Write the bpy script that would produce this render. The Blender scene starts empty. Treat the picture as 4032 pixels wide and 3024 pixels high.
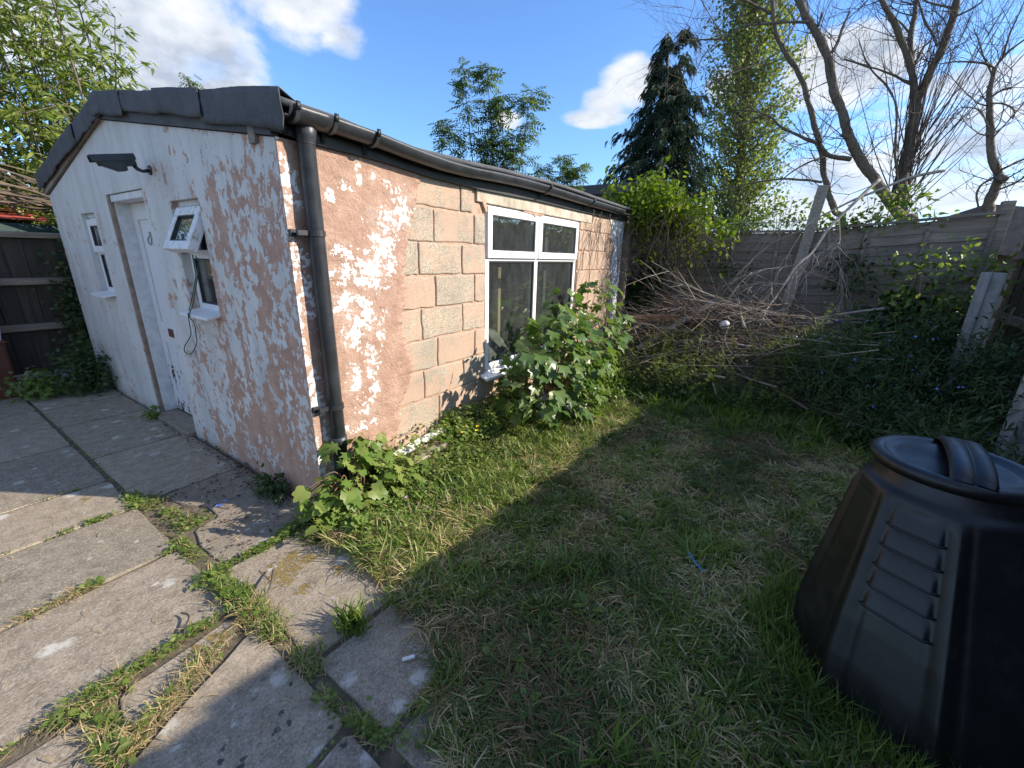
import bpy, math, random
import numpy as np
from mathutils import Vector, Matrix, noise as mnoise

random.seed(7)
rng = np.random.default_rng(7)
sc = bpy.context.scene
col = sc.collection
R = math.radians

# ------------------------------------------------------------------ camera
# Scene axes: X runs along the long wall of the shed, Y along its gable, Z up; the near corner of the shed is the origin.
cam_d = bpy.data.cameras.new('camera')
cam = bpy.data.objects.new('camera', cam_d)
col.objects.link(cam)
cr = Vector((0.55418434, -0.83208423, 0.02270585)); cu = Vector((0.23570365, 0.18302776, 0.95443419)); cf = Vector((0.79832544, 0.52358063, -0.29755641))
cam.matrix_world = Matrix(((cr.x, cu.x, -cf.x, -1.18243), (cr.y, cu.y, -cf.y, -2.13572), (cr.z, cu.z, -cf.z, 1.50237), (0, 0, 0, 1)))
cam_d.sensor_fit = 'HORIZONTAL'; cam_d.sensor_width = 36.0; cam_d.lens = 14.3764
cam_d.clip_start = 0.05; cam_d.clip_end = 3000
sc.camera = cam

# ------------------------------------------------------------------ node helpers
class NT:
    def __init__(s, tree):
        s.t = tree; s.n = tree.nodes; s.l = tree.links
    def new(s, typ, **kw):
        nd = s.n.new(typ)
        for k, v in kw.items(): setattr(nd, k, v)
        return nd
    def put(s, sock, v):
        if v is None: return
        if isinstance(v, bpy.types.NodeSocket): s.l.new(v, sock)
        elif isinstance(v, (tuple, list)) and sock.type == 'RGBA' and len(v) == 3: sock.default_value = (*v, 1)
        else: sock.default_value = v
    def m(s, op, a, b=None, c=None, clamp=False):
        nd = s.new('ShaderNodeMath', operation=op, use_clamp=clamp)
        for i, v in enumerate((a, b, c)): s.put(nd.inputs[i], v)
        return nd.outputs[0]
    def vm(s, op, a, b=None):
        nd = s.new('ShaderNodeVectorMath', operation=op)
        s.put(nd.inputs[0], a); s.put(nd.inputs[1], b)
        return nd.outputs['Value'] if op in ('DOT_PRODUCT', 'LENGTH', 'DISTANCE') else nd.outputs[0]
    def noise(s, vec, scale, detail=6, rough=0.6, dist=0.0):
        nd = s.new('ShaderNodeTexNoise')
        s.put(nd.inputs['Vector'], vec); s.put(nd.inputs['Scale'], scale); s.put(nd.inputs['Detail'], detail); s.put(nd.inputs['Roughness'], rough); s.put(nd.inputs['Distortion'], dist)
        return nd.outputs[0]
    def voro(s, vec, scale, feature='F1', rand=1.0):
        nd = s.new('ShaderNodeTexVoronoi', feature=feature)
        s.put(nd.inputs['Vector'], vec); s.put(nd.inputs['Scale'], scale); s.put(nd.inputs['Randomness'], rand)
        return nd.outputs['Distance']
    def step(s, v, lo, hi):
        nd = s.new('ShaderNodeMapRange', interpolation_type='SMOOTHSTEP')
        s.put(nd.inputs[0], v); s.put(nd.inputs[1], lo); s.put(nd.inputs[2], hi)
        return nd.outputs[0]
    def lin(s, v, lo, hi, a, b):
        nd = s.new('ShaderNodeMapRange')
        for i, q in enumerate((v, lo, hi, a, b)): s.put(nd.inputs[i], q)
        return nd.outputs[0]
    def ramp(s, fac, stops):
        nd = s.new('ShaderNodeValToRGB'); s.put(nd.inputs[0], fac)
        el = nd.color_ramp.elements
        el[0].position = stops[0][0]; el[0].color = (*stops[0][1], 1); el[1].position = stops[-1][0]; el[1].color = (*stops[-1][1], 1)
        for p, c in stops[1:-1]:
            e = el.new(p); e.color = (*c, 1)
        return nd.outputs[0]
    def mix(s, fac, a, b, mode='MIX'):
        nd = s.new('ShaderNodeMix', data_type='RGBA', blend_type=mode)
        s.put(nd.inputs[0], fac); s.put(nd.inputs[6], a); s.put(nd.inputs[7], b)
        return nd.outputs[2]
    def xyz(s, vec):
        nd = s.new('ShaderNodeSeparateXYZ'); s.put(nd.inputs[0], vec); return nd.outputs
    def comb(s, x, y, z):
        nd = s.new('ShaderNodeCombineXYZ')
        for i, v in enumerate((x, y, z)): s.put(nd.inputs[i], v)
        return nd.outputs[0]
    def scale(s, vec, x, y, z): return s.vm('MULTIPLY', vec, (x, y, z))
    def bump(s, h, strength, dist=0.01):
        nd = s.new('ShaderNodeBump'); nd.inputs['Strength'].default_value = strength; nd.inputs['Distance'].default_value = dist
        s.put(nd.inputs['Height'], h); return nd.outputs[0]

# ------------------------------------------------------------------ sky, sun, exposure
SUN_EL, SUN_AZ = R(28.5), math.atan2(-0.863, 0.505)
sdir = Vector((math.cos(SUN_EL) * math.cos(SUN_AZ), math.cos(SUN_EL) * math.sin(SUN_AZ), math.sin(SUN_EL)))
w = bpy.data.worlds.new('World'); sc.world = w; w.use_nodes = True
W = NT(w.node_tree)
for nd in list(W.n): W.n.remove(nd)
sky = W.new('ShaderNodeTexSky', sky_type='NISHITA', sun_disc=False)
sky.sun_elevation = SUN_EL; sky.sun_rotation = math.atan2(0.505, -0.863)
sky.air_density = 1.1; sky.dust_density = 0.35; sky.ozone_density = 3.0; sky.altitude = 60
dvec = W.new('ShaderNodeTexCoord').outputs['Generated']
dn = W.vm('NORMALIZE', dvec)
dx, dy, dz = W.xyz(dn)
az = W.m('ARCTAN2', dy, dx); el = W.m('ARCSINE', dz)
nv = W.comb(az, W.m('MULTIPLY', el, 1.7), 0.3)
n1 = W.noise(nv, 5.5, 9, 0.58, 0.25)
n2 = W.noise(W.comb(W.m('MULTIPLY', az, 1.0), W.m('MULTIPLY', el, 6.0), 3.1), 4.0, 8, 0.6, 0.3)
def blob(a, e, ra, re, weight=1.0):
    u = W.m('DIVIDE', W.m('SUBTRACT', az, a), ra); v = W.m('DIVIDE', W.m('SUBTRACT', el, e), re)
    r2 = W.m('ADD', W.m('MULTIPLY', u, u), W.m('MULTIPLY', v, v))
    return W.m('MULTIPLY', W.m('SUBTRACT', 1.0, r2), weight)
def maxall(l):
    o = l[0]
    for q in l[1:]: o = W.m('MAXIMUM', o, q)
    return o
CLOUDS = [(1.17, 0.35, 0.16, 0.12), (1.33, 0.31, 0.2, 0.14), (1.23, 0.255, 0.10, 0.05), (1.02, 0.40, 0.15, 0.075), (0.93, 0.37, 0.07, 0.035), (1.12, 0.265, 0.08, 0.03),
          (0.405, 0.30, 0.06, 0.036), (0.43, 0.275, 0.085, 0.022), (0.36, 0.33, 0.07, 0.05), (0.17, 0.31, 0.05, 0.04), (-0.01, 0.31, 0.12, 0.06), (0.60, 0.27, 0.04, 0.02)]
heap = maxall([blob(*c) for c in CLOUDS])
heap = W.m('ADD', heap, W.m('MULTIPLY', W.m('SUBTRACT', n1, 0.5), 2.6))
heap = W.step(heap, 0.10, 0.85)
BANKS = [(-0.12, 0.16, 0.34, 0.10), (-0.30, 0.24, 0.26, 0.08), (0.05, 0.09, 0.3, 0.09), (-0.55, 0.2, 0.5, 0.14)]
bank = maxall([blob(*c) for c in BANKS])
bank = W.m('ADD', bank, W.m('MULTIPLY', W.m('SUBTRACT', n2, 0.5), 2.8))
bank = W.step(bank, 0.22, 0.95)
far = W.noise(W.comb(az, W.m('MULTIPLY', el, 2.2), 8.0), 2.3, 9, 0.6, 0.3)          # added cloud outside the view, cover thickened to fill the shade
away = W.step(W.m('ABSOLUTE', W.m('SUBTRACT', az, 0.58)), 0.95, 1.5)
far = W.m('MULTIPLY', W.step(far, 0.47, 0.60), away)
dens = W.m('MULTIPLY', W.m('MAXIMUM', W.m('MAXIMUM', heap, W.m('MULTIPLY', bank, 0.9)), far), W.step(el, -0.02, 0.06))
lit = W.noise(W.vm('ADD', nv, (0.02, 0.05, 0)), 9.0, 7, 0.55)
cshade = W.m('ADD', W.m('MULTIPLY', lit, 1.1), W.m('MULTIPLY', dens, -0.25))
ccol = W.ramp(cshade, [(0.16, (0.48, 0.55, 0.68)), (0.34, (0.76, 0.81, 0.89)), (0.54, (1.0, 1.0, 1.0))])
SKY = 0.108
bg1 = W.new('ShaderNodeBackground'); skyc = W.mix(1.0, sky.outputs[0], (0.66, 0.86, 1.12), 'MULTIPLY'); W.put(bg1.inputs[0], skyc); bg1.inputs[1].default_value = SKY
bg2 = W.new('ShaderNodeBackground'); W.put(bg2.inputs[0], ccol); bg2.inputs[1].default_value = 0.48
mixs = W.new('ShaderNodeMixShader'); W.put(mixs.inputs[0], dens); W.l.new(bg1.outputs[0], mixs.inputs[1]); W.l.new(bg2.outputs[0], mixs.inputs[2])
out = W.new('ShaderNodeOutputWorld'); W.l.new(mixs.outputs[0], out.inputs[0])

sun_d = bpy.data.lights.new('sun', 'SUN'); sun_d.energy = 3.7; sun_d.angle = R(0.53); sun_d.color = (1.0, 0.90, 0.76)
sun = bpy.data.objects.new('sun', sun_d); col.objects.link(sun)
sun.rotation_euler = (-sdir).to_track_quat('-Z', 'Y').to_euler(); sun.location = sdir * 40
sc.view_settings.view_transform = 'Standard'; sc.view_settings.look = 'None'
sc.view_settings.exposure = 1.2; sc.view_settings.gamma = 1.0; sc.view_settings.use_curve_mapping = False
sc.cycles.max_bounces = 8; sc.cycles.transparent_max_bounces = 12; sc.cycles.diffuse_bounces = 4
sc.cycles.sample_clamp_indirect = 8

# ------------------------------------------------------------------ materials
def pbr(name):
    m = bpy.data.materials.new(name); m.use_nodes = True
    T = NT(m.node_tree); b = T.n['Principled BSDF']
    return m, T, b
def ocoord(T): return T.new('ShaderNodeTexCoord').outputs['Object']

def simple(name, c, rough=0.6, var=0.25, scale=12, bump=0.15, bscale=60, metal=0.0, island=0.0, c2=None, stretch=(1, 1, 1), spec=None, bdist=0.01):
    m, T, b = pbr(name); v = ocoord(T)
    if stretch != (1, 1, 1): v = T.scale(v, *stretch)
    n = T.noise(v, scale, 7, 0.6)
    lo = tuple(x * (1 - var) for x in c); hi = c2 if c2 else tuple(min(1, x * (1 + var)) for x in c)
    cc = T.ramp(n, [(0.3, lo), (0.7, hi)])
    if island:
        g = T.new('ShaderNodeNewGeometry').outputs['Random Per Island']
        o = T.new('ShaderNodeObjectInfo').outputs['Random']
        k = T.m('FRACT', T.m('ADD', g, o))
        cc = T.mix(1.0, cc, T.ramp(k, [(0, (1 - island,) * 3), (1, (1 + island * 0.3,) * 3)]), 'MULTIPLY')
    T.put(b.inputs['Base Color'], cc); b.inputs['Roughness'].default_value = rough; b.inputs['Metallic'].default_value = metal
    if spec is not None: b.inputs['Specular IOR Level'].default_value = spec
    if bump: T.put(b.inputs['Normal'], T.bump(T.noise(v, bscale, 8, 0.65), bump, bdist))
    return m

def leafmat(name, stops, trans=0.35, rough=0.45, spec=0.35):
    m, T, b = pbr(name)
    g = T.new('ShaderNodeNewGeometry').outputs['Random Per Island']
    o = T.new('ShaderNodeObjectInfo').outputs['Random']
    k = T.m('FRACT', T.m('ADD', g, o))
    n = T.noise(ocoord(T), 4.0, 3, 0.5)
    k = T.m('ADD', T.m('MULTIPLY', k, 0.75), T.m('MULTIPLY', n, 0.25))
    c = T.ramp(k, stops)
    T.put(b.inputs['Base Color'], c); b.inputs['Roughness'].default_value = rough; b.inputs['Specular IOR Level'].default_value = spec
    tr = T.new('ShaderNodeBsdfTranslucent'); T.put(tr.inputs[0], T.mix(1.0, c, (1.15, 1.25, 0.55), 'MULTIPLY'))
    mx = T.new('ShaderNodeMixShader'); mx.inputs[0].default_value = trans
    T.l.new(b.outputs[0], mx.inputs[1]); T.l.new(tr.outputs[0], mx.inputs[2]); T.l.new(mx.outputs[0], T.n['Material Output'].inputs[0])
    return m

PAINT = (0.70, 0.71, 0.72); RENDER = (0.42, 0.255, 0.185)
def render_colour(T, v):
    n = T.noise(v, 9, 8, 0.65); f = T.noise(v, 90, 4, 0.6)
    c = T.ramp(n, [(0.28, (0.31, 0.18, 0.128)), (0.5, RENDER), (0.72, (0.54, 0.36, 0.275))])
    return T.mix(T.m('MULTIPLY', T.step(f, 0.35, 0.7), 0.35), c, (0.60, 0.44, 0.35))

def mat_gable():
    m, T, b = pbr('peeling white paint on gable'); v = ocoord(T); x, y, z = T.xyz(v)
    vs = T.scale(v, 1, 1.15, 0.9)
    a = T.noise(vs, 4.2, 10, 0.62); f = T.noise(vs, 17, 6, 0.6); chips = T.noise(T.scale(v, 1, 1, 0.75), 46, 4, 0.6)
    s = T.m('ADD', T.m('ADD', T.m('MULTIPLY', a, 0.5), T.m('MULTIPLY', f, 0.36)), T.m('MULTIPLY', chips, 0.24))
    thr = T.lin(y, 0.40, 1.90, 0.538, 0.630)
    thr = T.m('ADD', thr, T.lin(z, 1.75, 2.15, 0.0, 0.05))
    low = T.lin(z, 0.0, 0.9, 0.062, 0.0)
    low = T.m('MULTIPLY', low, T.lin(y, 0.9, 2.2, 1.0, 0.35))
    thr = T.m('SUBTRACT', thr, low)
    peel = T.step(s, T.m('SUBTRACT', thr, 0.006), T.m('ADD', thr, 0.006))
    streak = T.noise(T.scale(v, 1, 4, 0.8), 1.6, 8, 0.6, 0.6)
    dirt = T.noise(v, 26, 8, 0.7)
    pc = T.ramp(streak, [(0.25, (0.50, 0.50, 0.485)), (0.6, (0.65, 0.65, 0.635))])
    pc = T.mix(T.m('MULTIPLY', T.step(T.noise(T.scale(v, 1, 1, .35), 3.2, 8, .68), 0.46, 0.70), 0.42), pc, (0.36, 0.37, 0.36))
    pc = T.mix(T.m('MULTIPLY', T.step(dirt, 0.57, 0.70), 0.5), pc, (0.25, 0.25, 0.22))
    grime = T.m('MULTIPLY', T.step(T.m('ADD', z, T.m('MULTIPLY', dirt, 0.25)), 0.30, 0.06), 0.55)
    pc = T.mix(grime, pc, (0.30, 0.28, 0.24))
    rc = render_colour(T, v)
    T.put(b.inputs['Base Color'], T.mix(peel, pc, rc)); b.inputs['Roughness'].default_value = 0.8
    h = T.m('ADD', T.m('MULTIPLY', peel, -0.6), T.m('MULTIPLY', T.noise(v, 120, 5, 0.6), 0.5))
    h = T.m('ADD', h, T.m('MULTIPLY', T.noise(v, 5, 4, 0.5), 1.2))
    T.put(b.inputs['Normal'], T.bump(h, 0.45, 0.006))
    return m

PATCH = [(0.756, 1.764, .10, .10), (0.664, 1.688, .10, .11), (0.577, 1.56, .09, .13), (0.50, 1.40, .12, .12), (0.30, 1.39, .09, .06), (0.31, 1.22, .12, .07), (0.40, 1.13, .12, .08), (0.30, 1.04, .07, .09),
         (0.424, 0.82, .05, .16), (0.52, 1.03, .035, .10), (0.363, 0.56, .06, .06), (0.30, 0.45, .10, .035), (0.30, 1.50, .06, .05), (0.44, 1.93, .025, .06), (0.54, 1.92, .02, .03), (0.64, 1.905, .03, .025),
         (0.25, 1.80, .03, .03), (0.34, 1.86, .05, .03), (0.30, 0.75, .05, .10), (0.03, 1.80, .05, .11), (0.05, 1.46, .05, .05), (0.01, 1.0, .012, 1.2), (0.065, 1.2, .04, .16), (0.03, 0.8, .05, .10), (0.08, 0.55, .05, .1), (0.03, 0.25, .06, .12)]
def mat_longwall():
    m, T, b = pbr('flaking white paint on pink render'); v = ocoord(T); x, y, z = T.xyz(v)
    bl = None
    for (u, zz, ru, rz) in PATCH:
        a = T.m('DIVIDE', T.m('SUBTRACT', x, u), ru * 1.3); c = T.m('DIVIDE', T.m('SUBTRACT', z, zz), rz * 1.3)
        q = T.m('SUBTRACT', 1.0, T.m('ADD', T.m('MULTIPLY', a, a), T.m('MULTIPLY', c, c)))
        bl = q if bl is None else T.m('MAXIMUM', bl, q)
    bl = T.m('MAXIMUM', bl, -1.2)
    n = T.m('ADD', T.m('MULTIPLY', T.noise(v, 13, 9, 0.66), 0.6), T.m('MULTIPLY', T.noise(v, 48, 5, 0.6), 0.4))
    s = T.m('ADD', T.m('MULTIPLY', bl, 0.070), n)
    paint = T.step(s, 0.554, 0.560)
    wash = T.m('MULTIPLY', T.step(T.m('ADD', T.noise(v, 5, 9, 0.66), T.m('MULTIPLY', bl, 0.09)), 0.46, 0.66), 0.32)
    rc = T.mix(wash, render_colour(T, v), (0.66, 0.53, 0.45))
    T.put(b.inputs['Base Color'], T.mix(paint, rc, (0.76, 0.74, 0.71))); b.inputs['Roughness'].default_value = 0.85
    h = T.m('ADD', T.m('MULTIPLY', paint, 0.7), T.m('MULTIPLY', T.noise(v, 30, 9, 0.75), T.lin(paint, 0, 1, 4.6, 0.6)))
    h = T.m('ADD', h, T.m('MULTIPLY', T.noise(v, 150, 3, 0.6), 0.5))
    T.put(b.inputs['Normal'], T.bump(h, 0.7, 0.008))
    return m

def mat_block(tint):
    m, T, b = pbr('concrete block' + ('' if tint < 0.5 else ' with pink wash')); v = ocoord(T)
    o = T.new('ShaderNodeObjectInfo').outputs['Random']
    vv = T.vm('ADD', v, T.comb(T.m('MULTIPLY', o, 9.0), o, o))
    g = T.noise(vv, 150, 3, 0.7); l = T.noise(v, 7, 8, 0.66)
    c = T.ramp(g, [(0.33, (0.17, 0.145, 0.115)), (0.5, (0.38, 0.325, 0.255)), (0.66, (0.64, 0.57, 0.46))])
    pink = T.step(T.m('ADD', l, T.m('MULTIPLY', T.m('SUBTRACT', o, 0.5), 0.20)), 0.44 - 0.3 * tint, 0.62 - 0.3 * tint)
    stain = T.noise(v, 2.6, 6, 0.6); c = T.mix(1.0, c, T.ramp(stain, [(0.3, (0.72, 0.72, 0.74)), (0.7, (1.15, 1.12, 1.08))]), 'MULTIPLY')
    blob = T.step(T.noise(v, 11, 5, 0.6), 0.66, 0.69); pink = T.m('MAXIMUM', pink, blob)
    c = T.mix(T.m('MULTIPLY', pink, 0.66), c, (0.49, 0.33, 0.24))
    T.put(b.inputs['Base Color'], c); b.inputs['Roughness'].default_value = 0.95
    T.put(b.inputs['Normal'], T.bump(T.noise(vv, 130, 5, 0.75), 0.8, 0.006))
    return m

def mat_slab():
    m, T, b = pbr('weathered concrete paving'); v = ocoord(T); x, y, z = T.xyz(v)
    o = T.new('ShaderNodeObjectInfo').outputs['Random']
    vv = T.vm('ADD', v, T.comb(T.m('MULTIPLY', o, 7.0), T.m('MULTIPLY', o, 3.0), 0))
    c = T.ramp(T.noise(vv, 14, 9, 0.72), [(0.30, (0.18, 0.148, 0.112)), (0.5, (0.29, 0.245, 0.19)), (0.70, (0.40, 0.345, 0.275))])
    c = T.mix(1.0, c, T.ramp(o, [(0, (0.78, 0.77, 0.75)), (0.5, (0.98, 0.95, 0.90)), (1, (1.15, 1.12, 1.08))]), 'MULTIPLY')
    fine = T.noise(vv, 110, 4, 0.7)
    mid = T.noise(vv, 62, 7, 0.8)
    c = T.mix(T.m('MULTIPLY', T.step(mid, 0.52, 0.64), 0.34), c, (0.40, 0.35, 0.29))
    c = T.mix(T.m('MULTIPLY', T.step(mid, 0.48, 0.36), 0.55), c, (0.085, 0.072, 0.058))
    c = T.mix(T.m('MULTIPLY', T.step(fine, 0.54, 0.64), 0.5), c, (0.52, 0.47, 0.41))
    c = T.mix(T.m('MULTIPLY', T.step(fine, 0.46, 0.36), 0.5), c, (0.09, 0.078, 0.062))
    wob = T.vm('ADD', v, T.vm('SCALE', T.comb(T.noise(v, 18, 4, 0.6), T.noise(T.vm('ADD', v, (5, 2, 1)), 18, 4, 0.6), 0)))
    wob = T.vm('ADD', v, T.scale(T.comb(T.noise(v, 20, 5, 0.65), T.noise(T.vm('ADD', v, (5, 2, 1)), 20, 5, 0.65), 0), 0.07, 0.07, 0))
    lich = T.voro(wob, 5.4)
    gate = T.step(T.noise(v, 2.3, 3, 0.5), 0.30, 0.42)
    ln = T.m('ADD', T.m('MULTIPLY', T.noise(v, 46, 7, 0.75), 0.30), T.m('MULTIPLY', T.noise(v, 7, 4, 0.6), 0.12))
    lm = T.m('MULTIPLY', T.step(T.m('ADD', lich, ln), 0.44, 0.30), gate)
    lich2 = T.voro(T.vm('ADD', wob, (3.3, 1.7, 0)), 13); lm2 = T.m('MULTIPLY', T.step(T.m('ADD', lich2, T.m('MULTIPLY', T.noise(v, 60, 5, 0.7), 0.3)), 0.36, 0.24), T.step(T.noise(v, 3.1, 3, 0.5), 0.5, 0.62))
    c = T.mix(T.m('MULTIPLY', T.m('MAXIMUM', lm, lm2), 0.60), c, (0.60, 0.585, 0.54))
    algae = T.step(T.noise(v, 3.4, 8, 0.68), 0.50, 0.70); c = T.mix(T.m('MULTIPLY', algae, 0.30), c, (0.11, 0.10, 0.065))
    spots = T.voro(wob, 17)
    dg = T.step(T.m('SUBTRACT', T.m('MULTIPLY', y, -1.0), T.m('MULTIPLY', T.noise(v, 3, 4, 0.5), 0.5)), 0.48, 0.62)
    dm = T.m('MULTIPLY', T.m('MULTIPLY', T.step(spots, 0.23, 0.14), dg), T.step(x, -0.62, -0.66))
    c = T.mix(T.m('MULTIPLY', dm, 0.85), c, (0.035, 0.032, 0.028))
    # yellow brown moss cushions
    ms = None
    for (u, q, r) in ((-0.40, -0.30, 0.085), (-0.44, -0.36, 0.06), (-0.33, -0.25, 0.05), (-0.30, -0.33, 0.05), (-0.25, -0.52, 0.035), (-0.42, -0.50, 0.035), (-0.83, -0.47, 0.05), (-0.76, -0.46, 0.04), (-0.79, 1.27, 0.03)):
        d = T.m('DIVIDE', T.vm('DISTANCE', v, (u, q, 0.0)), r)
        d = T.m('SUBTRACT', 1.0, d); ms = d if ms is None else T.m('MAXIMUM', ms, d)
    mossm = T.step(T.m('ADD', T.m('MULTIPLY', T.m('MAXIMUM', ms, -1.5), 0.16), T.noise(v, 38, 6, 0.7)), 0.53, 0.57)
    c = T.mix(T.m('MULTIPLY', mossm, 0.9), c, T.ramp(fine, [(0.35, (0.10, 0.07, 0.02)), (0.65, (0.30, 0.21, 0.05))]))
    T.put(b.inputs['Base Color'], c); b.inputs['Roughness'].default_value = 0.92
    h = T.m('ADD', T.m('MULTIPLY', T.noise(vv, 120, 5, 0.7), 0.6), T.m('MULTIPLY', mossm, 0.8)); h = T.m('ADD', h, T.noise(vv, 9, 5, 0.6))
    T.put(b.inputs['Normal'], T.bump(h, 0.6, 0.006))
    return m

def mat_wood(name, c, c2, axis='x', rough=0.85, sc_=1.0):
    m, T, b = pbr(name); v = ocoord(T)
    st = {'x': (1.2, 18, 18), 'y': (18, 1.2, 18), 'z': (18, 18, 1.2)}[axis]
    o = T.new('ShaderNodeObjectInfo').outputs['Random']
    vv = T.vm('ADD', T.scale(v, *[q * sc_ for q in st]), T.comb(T.m('MULTIPLY', o, 11), T.m('MULTIPLY', o, 5), o))
    n = T.noise(vv, 2.0, 8, 0.65, 0.4); big = T.noise(v, 2.5, 5, 0.6)
    cc = T.ramp(n, [(0.3, c), (0.7, c2)])
    cc = T.mix(1.0, cc, T.ramp(big, [(0.3, (0.72, 0.72, 0.72)), (0.7, (1.12, 1.1, 1.06))]), 'MULTIPLY')
    cc = T.mix(1.0, cc, T.ramp(o, [(0, (0.82, 0.82, 0.84)), (1, (1.12, 1.1, 1.05))]), 'MULTIPLY')
    T.put(b.inputs['Base Color'], cc); b.inputs['Roughness'].default_value = rough
    T.put(b.inputs['Normal'], T.bump(n, 0.5, 0.006))
    return m

def mat_glass():
    m, T, b = pbr('dusty window glass'); v = ocoord(T)
    T.n.remove(b)
    tr = T.new('ShaderNodeBsdfTransparent'); tr.inputs[0].default_value = (0.80, 0.86, 0.86, 1)
    gl = T.new('ShaderNodeBsdfGlossy'); gl.inputs[1].default_value = 0.02; gl.inputs[0].default_value = (1, 1, 1, 1)
    df = T.new('ShaderNodeBsdfDiffuse'); df.inputs[0].default_value = (0.5, 0.52, 0.52, 1)
    lw = T.new('ShaderNodeLayerWeight'); lw.inputs[0].default_value = 0.5
    fr = T.m('ADD', T.m('MULTIPLY', T.m('POWER', lw.outputs['Facing'], 3.5), 0.85), 0.07)
    mx = T.new('ShaderNodeMixShader'); T.put(mx.inputs[0], fr); T.l.new(tr.outputs[0], mx.inputs[1]); T.l.new(gl.outputs[0], mx.inputs[2])
    m2 = T.new('ShaderNodeMixShader'); d = T.noise(T.scale(v, 4, 4, 1.6), 3, 7, 0.6)
    T.put(m2.inputs[0], T.lin(d, 0.3, 0.8, 0.02, 0.055)); T.l.new(mx.outputs[0], m2.inputs[1]); T.l.new(df.outputs[0], m2.inputs[2])
    T.l.new(m2.outputs[0], T.n['Material Output'].inputs[0])
    return m

def mat_bark(name, c, c2, moss=0.3):
    m, T, b = pbr(name); v = ocoord(T)
    n = T.noise(T.scale(v, 3, 3, 1), 16, 9, 0.68)
    cc = T.ramp(n, [(0.3, c), (0.7, c2)])
    if moss: cc = T.mix(T.m('MULTIPLY', T.step(T.noise(v, 6, 6, 0.6), 0.5, 0.62), moss), cc, (0.12, 0.13, 0.05))
    T.put(b.inputs['Base Color'], cc); b.inputs['Roughness'].default_value = 0.9
    T.put(b.inputs['Normal'], T.bump(n, 0.9, 0.02))
    return m

def mat_upvc(name, grime):
    m, T, b = pbr(name); v = ocoord(T)
    g = T.noise(T.scale(v, 1, 1, .6), 34, 8, 0.75)
    c = T.mix(T.m('MULTIPLY', T.step(g, 0.47, 0.70), grime), (0.78, 0.79, 0.80), (0.22, 0.22, 0.13))
    T.put(b.inputs['Base Color'], c); b.inputs['Roughness'].default_value = 0.38
    return m

def mat_door():
    m, T, b = pbr('flaking painted door'); v = ocoord(T); x, y, z = T.xyz(v)
    n = T.m('ADD', T.m('MULTIPLY', T.noise(T.scale(v, 1, 2.2, 0.6), 11, 8, 0.65), 0.7), T.m('MULTIPLY', T.noise(v, 50, 5, 0.6), 0.3))
    thr = T.lin(z, 0.1, 1.1, 0.525, 0.66)
    pe = T.step(n, thr, T.m('ADD', thr, 0.012))
    T.put(b.inputs['Base Color'], T.mix(pe, (0.66, 0.67, 0.68), (0.10, 0.045, 0.028))); b.inputs['Roughness'].default_value = 0.6
    T.put(b.inputs['Normal'], T.bump(T.m('MULTIPLY', pe, -1), 0.4, 0.003))
    return m

def mat_bin():
    m, T, b = pbr('scuffed black compost bin plastic'); v = ocoord(T); x, y, z = T.xyz(v)
    dust = T.noise(v, 9, 8, 0.7); scr = T.noise(T.scale(v, 6, 6, 30), 5, 5, 0.7)
    c = T.mix(T.m('MULTIPLY', T.step(dust, 0.50, 0.72), 0.5), (0.006, 0.0065, 0.0075), (0.026, 0.025, 0.023))
    c = T.mix(T.m('MULTIPLY', T.step(scr, 0.66, 0.74), 0.35), c, (0.045, 0.045, 0.046))
    mud = T.m('MULTIPLY', T.step(T.m('ADD', z, T.m('MULTIPLY', T.noise(v, 30, 6, 0.7), 0.16)), 0.20, 0.08), 0.6); c = T.mix(mud, c, (0.05, 0.038, 0.026))
    T.put(b.inputs['Base Color'], c); T.put(b.inputs['Roughness'], T.lin(dust, 0.3, 0.7, 0.30, 0.52)); b.inputs['Specular IOR Level'].default_value = 0.5
    T.put(b.inputs['Normal'], T.bump(T.m('ADD', T.noise(v, 260, 3, 0.6), T.m('MULTIPLY', dust, 2)), 0.12, 0.004))
    return m

def mat_felt():
    m, T, b = pbr('mineral roofing felt'); v = ocoord(T)
    g = T.noise(v, 260, 2, 0.6); n = T.noise(v, 5, 8, 0.65)
    c = T.ramp(n, [(0.3, (0.045, 0.049, 0.056)), (0.7, (0.095, 0.10, 0.11))])
    c = T.mix(T.m('MULTIPLY', T.step(g, 0.5, 0.7), 0.4), c, (0.18, 0.19, 0.20))
    T.put(b.inputs['Base Color'], c); b.inputs['Roughness'].default_value = 0.85
    T.put(b.inputs['Normal'], T.bump(T.m('ADD', g, T.m('MULTIPLY', n, 4)), 0.35, 0.006))
    return m

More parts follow.
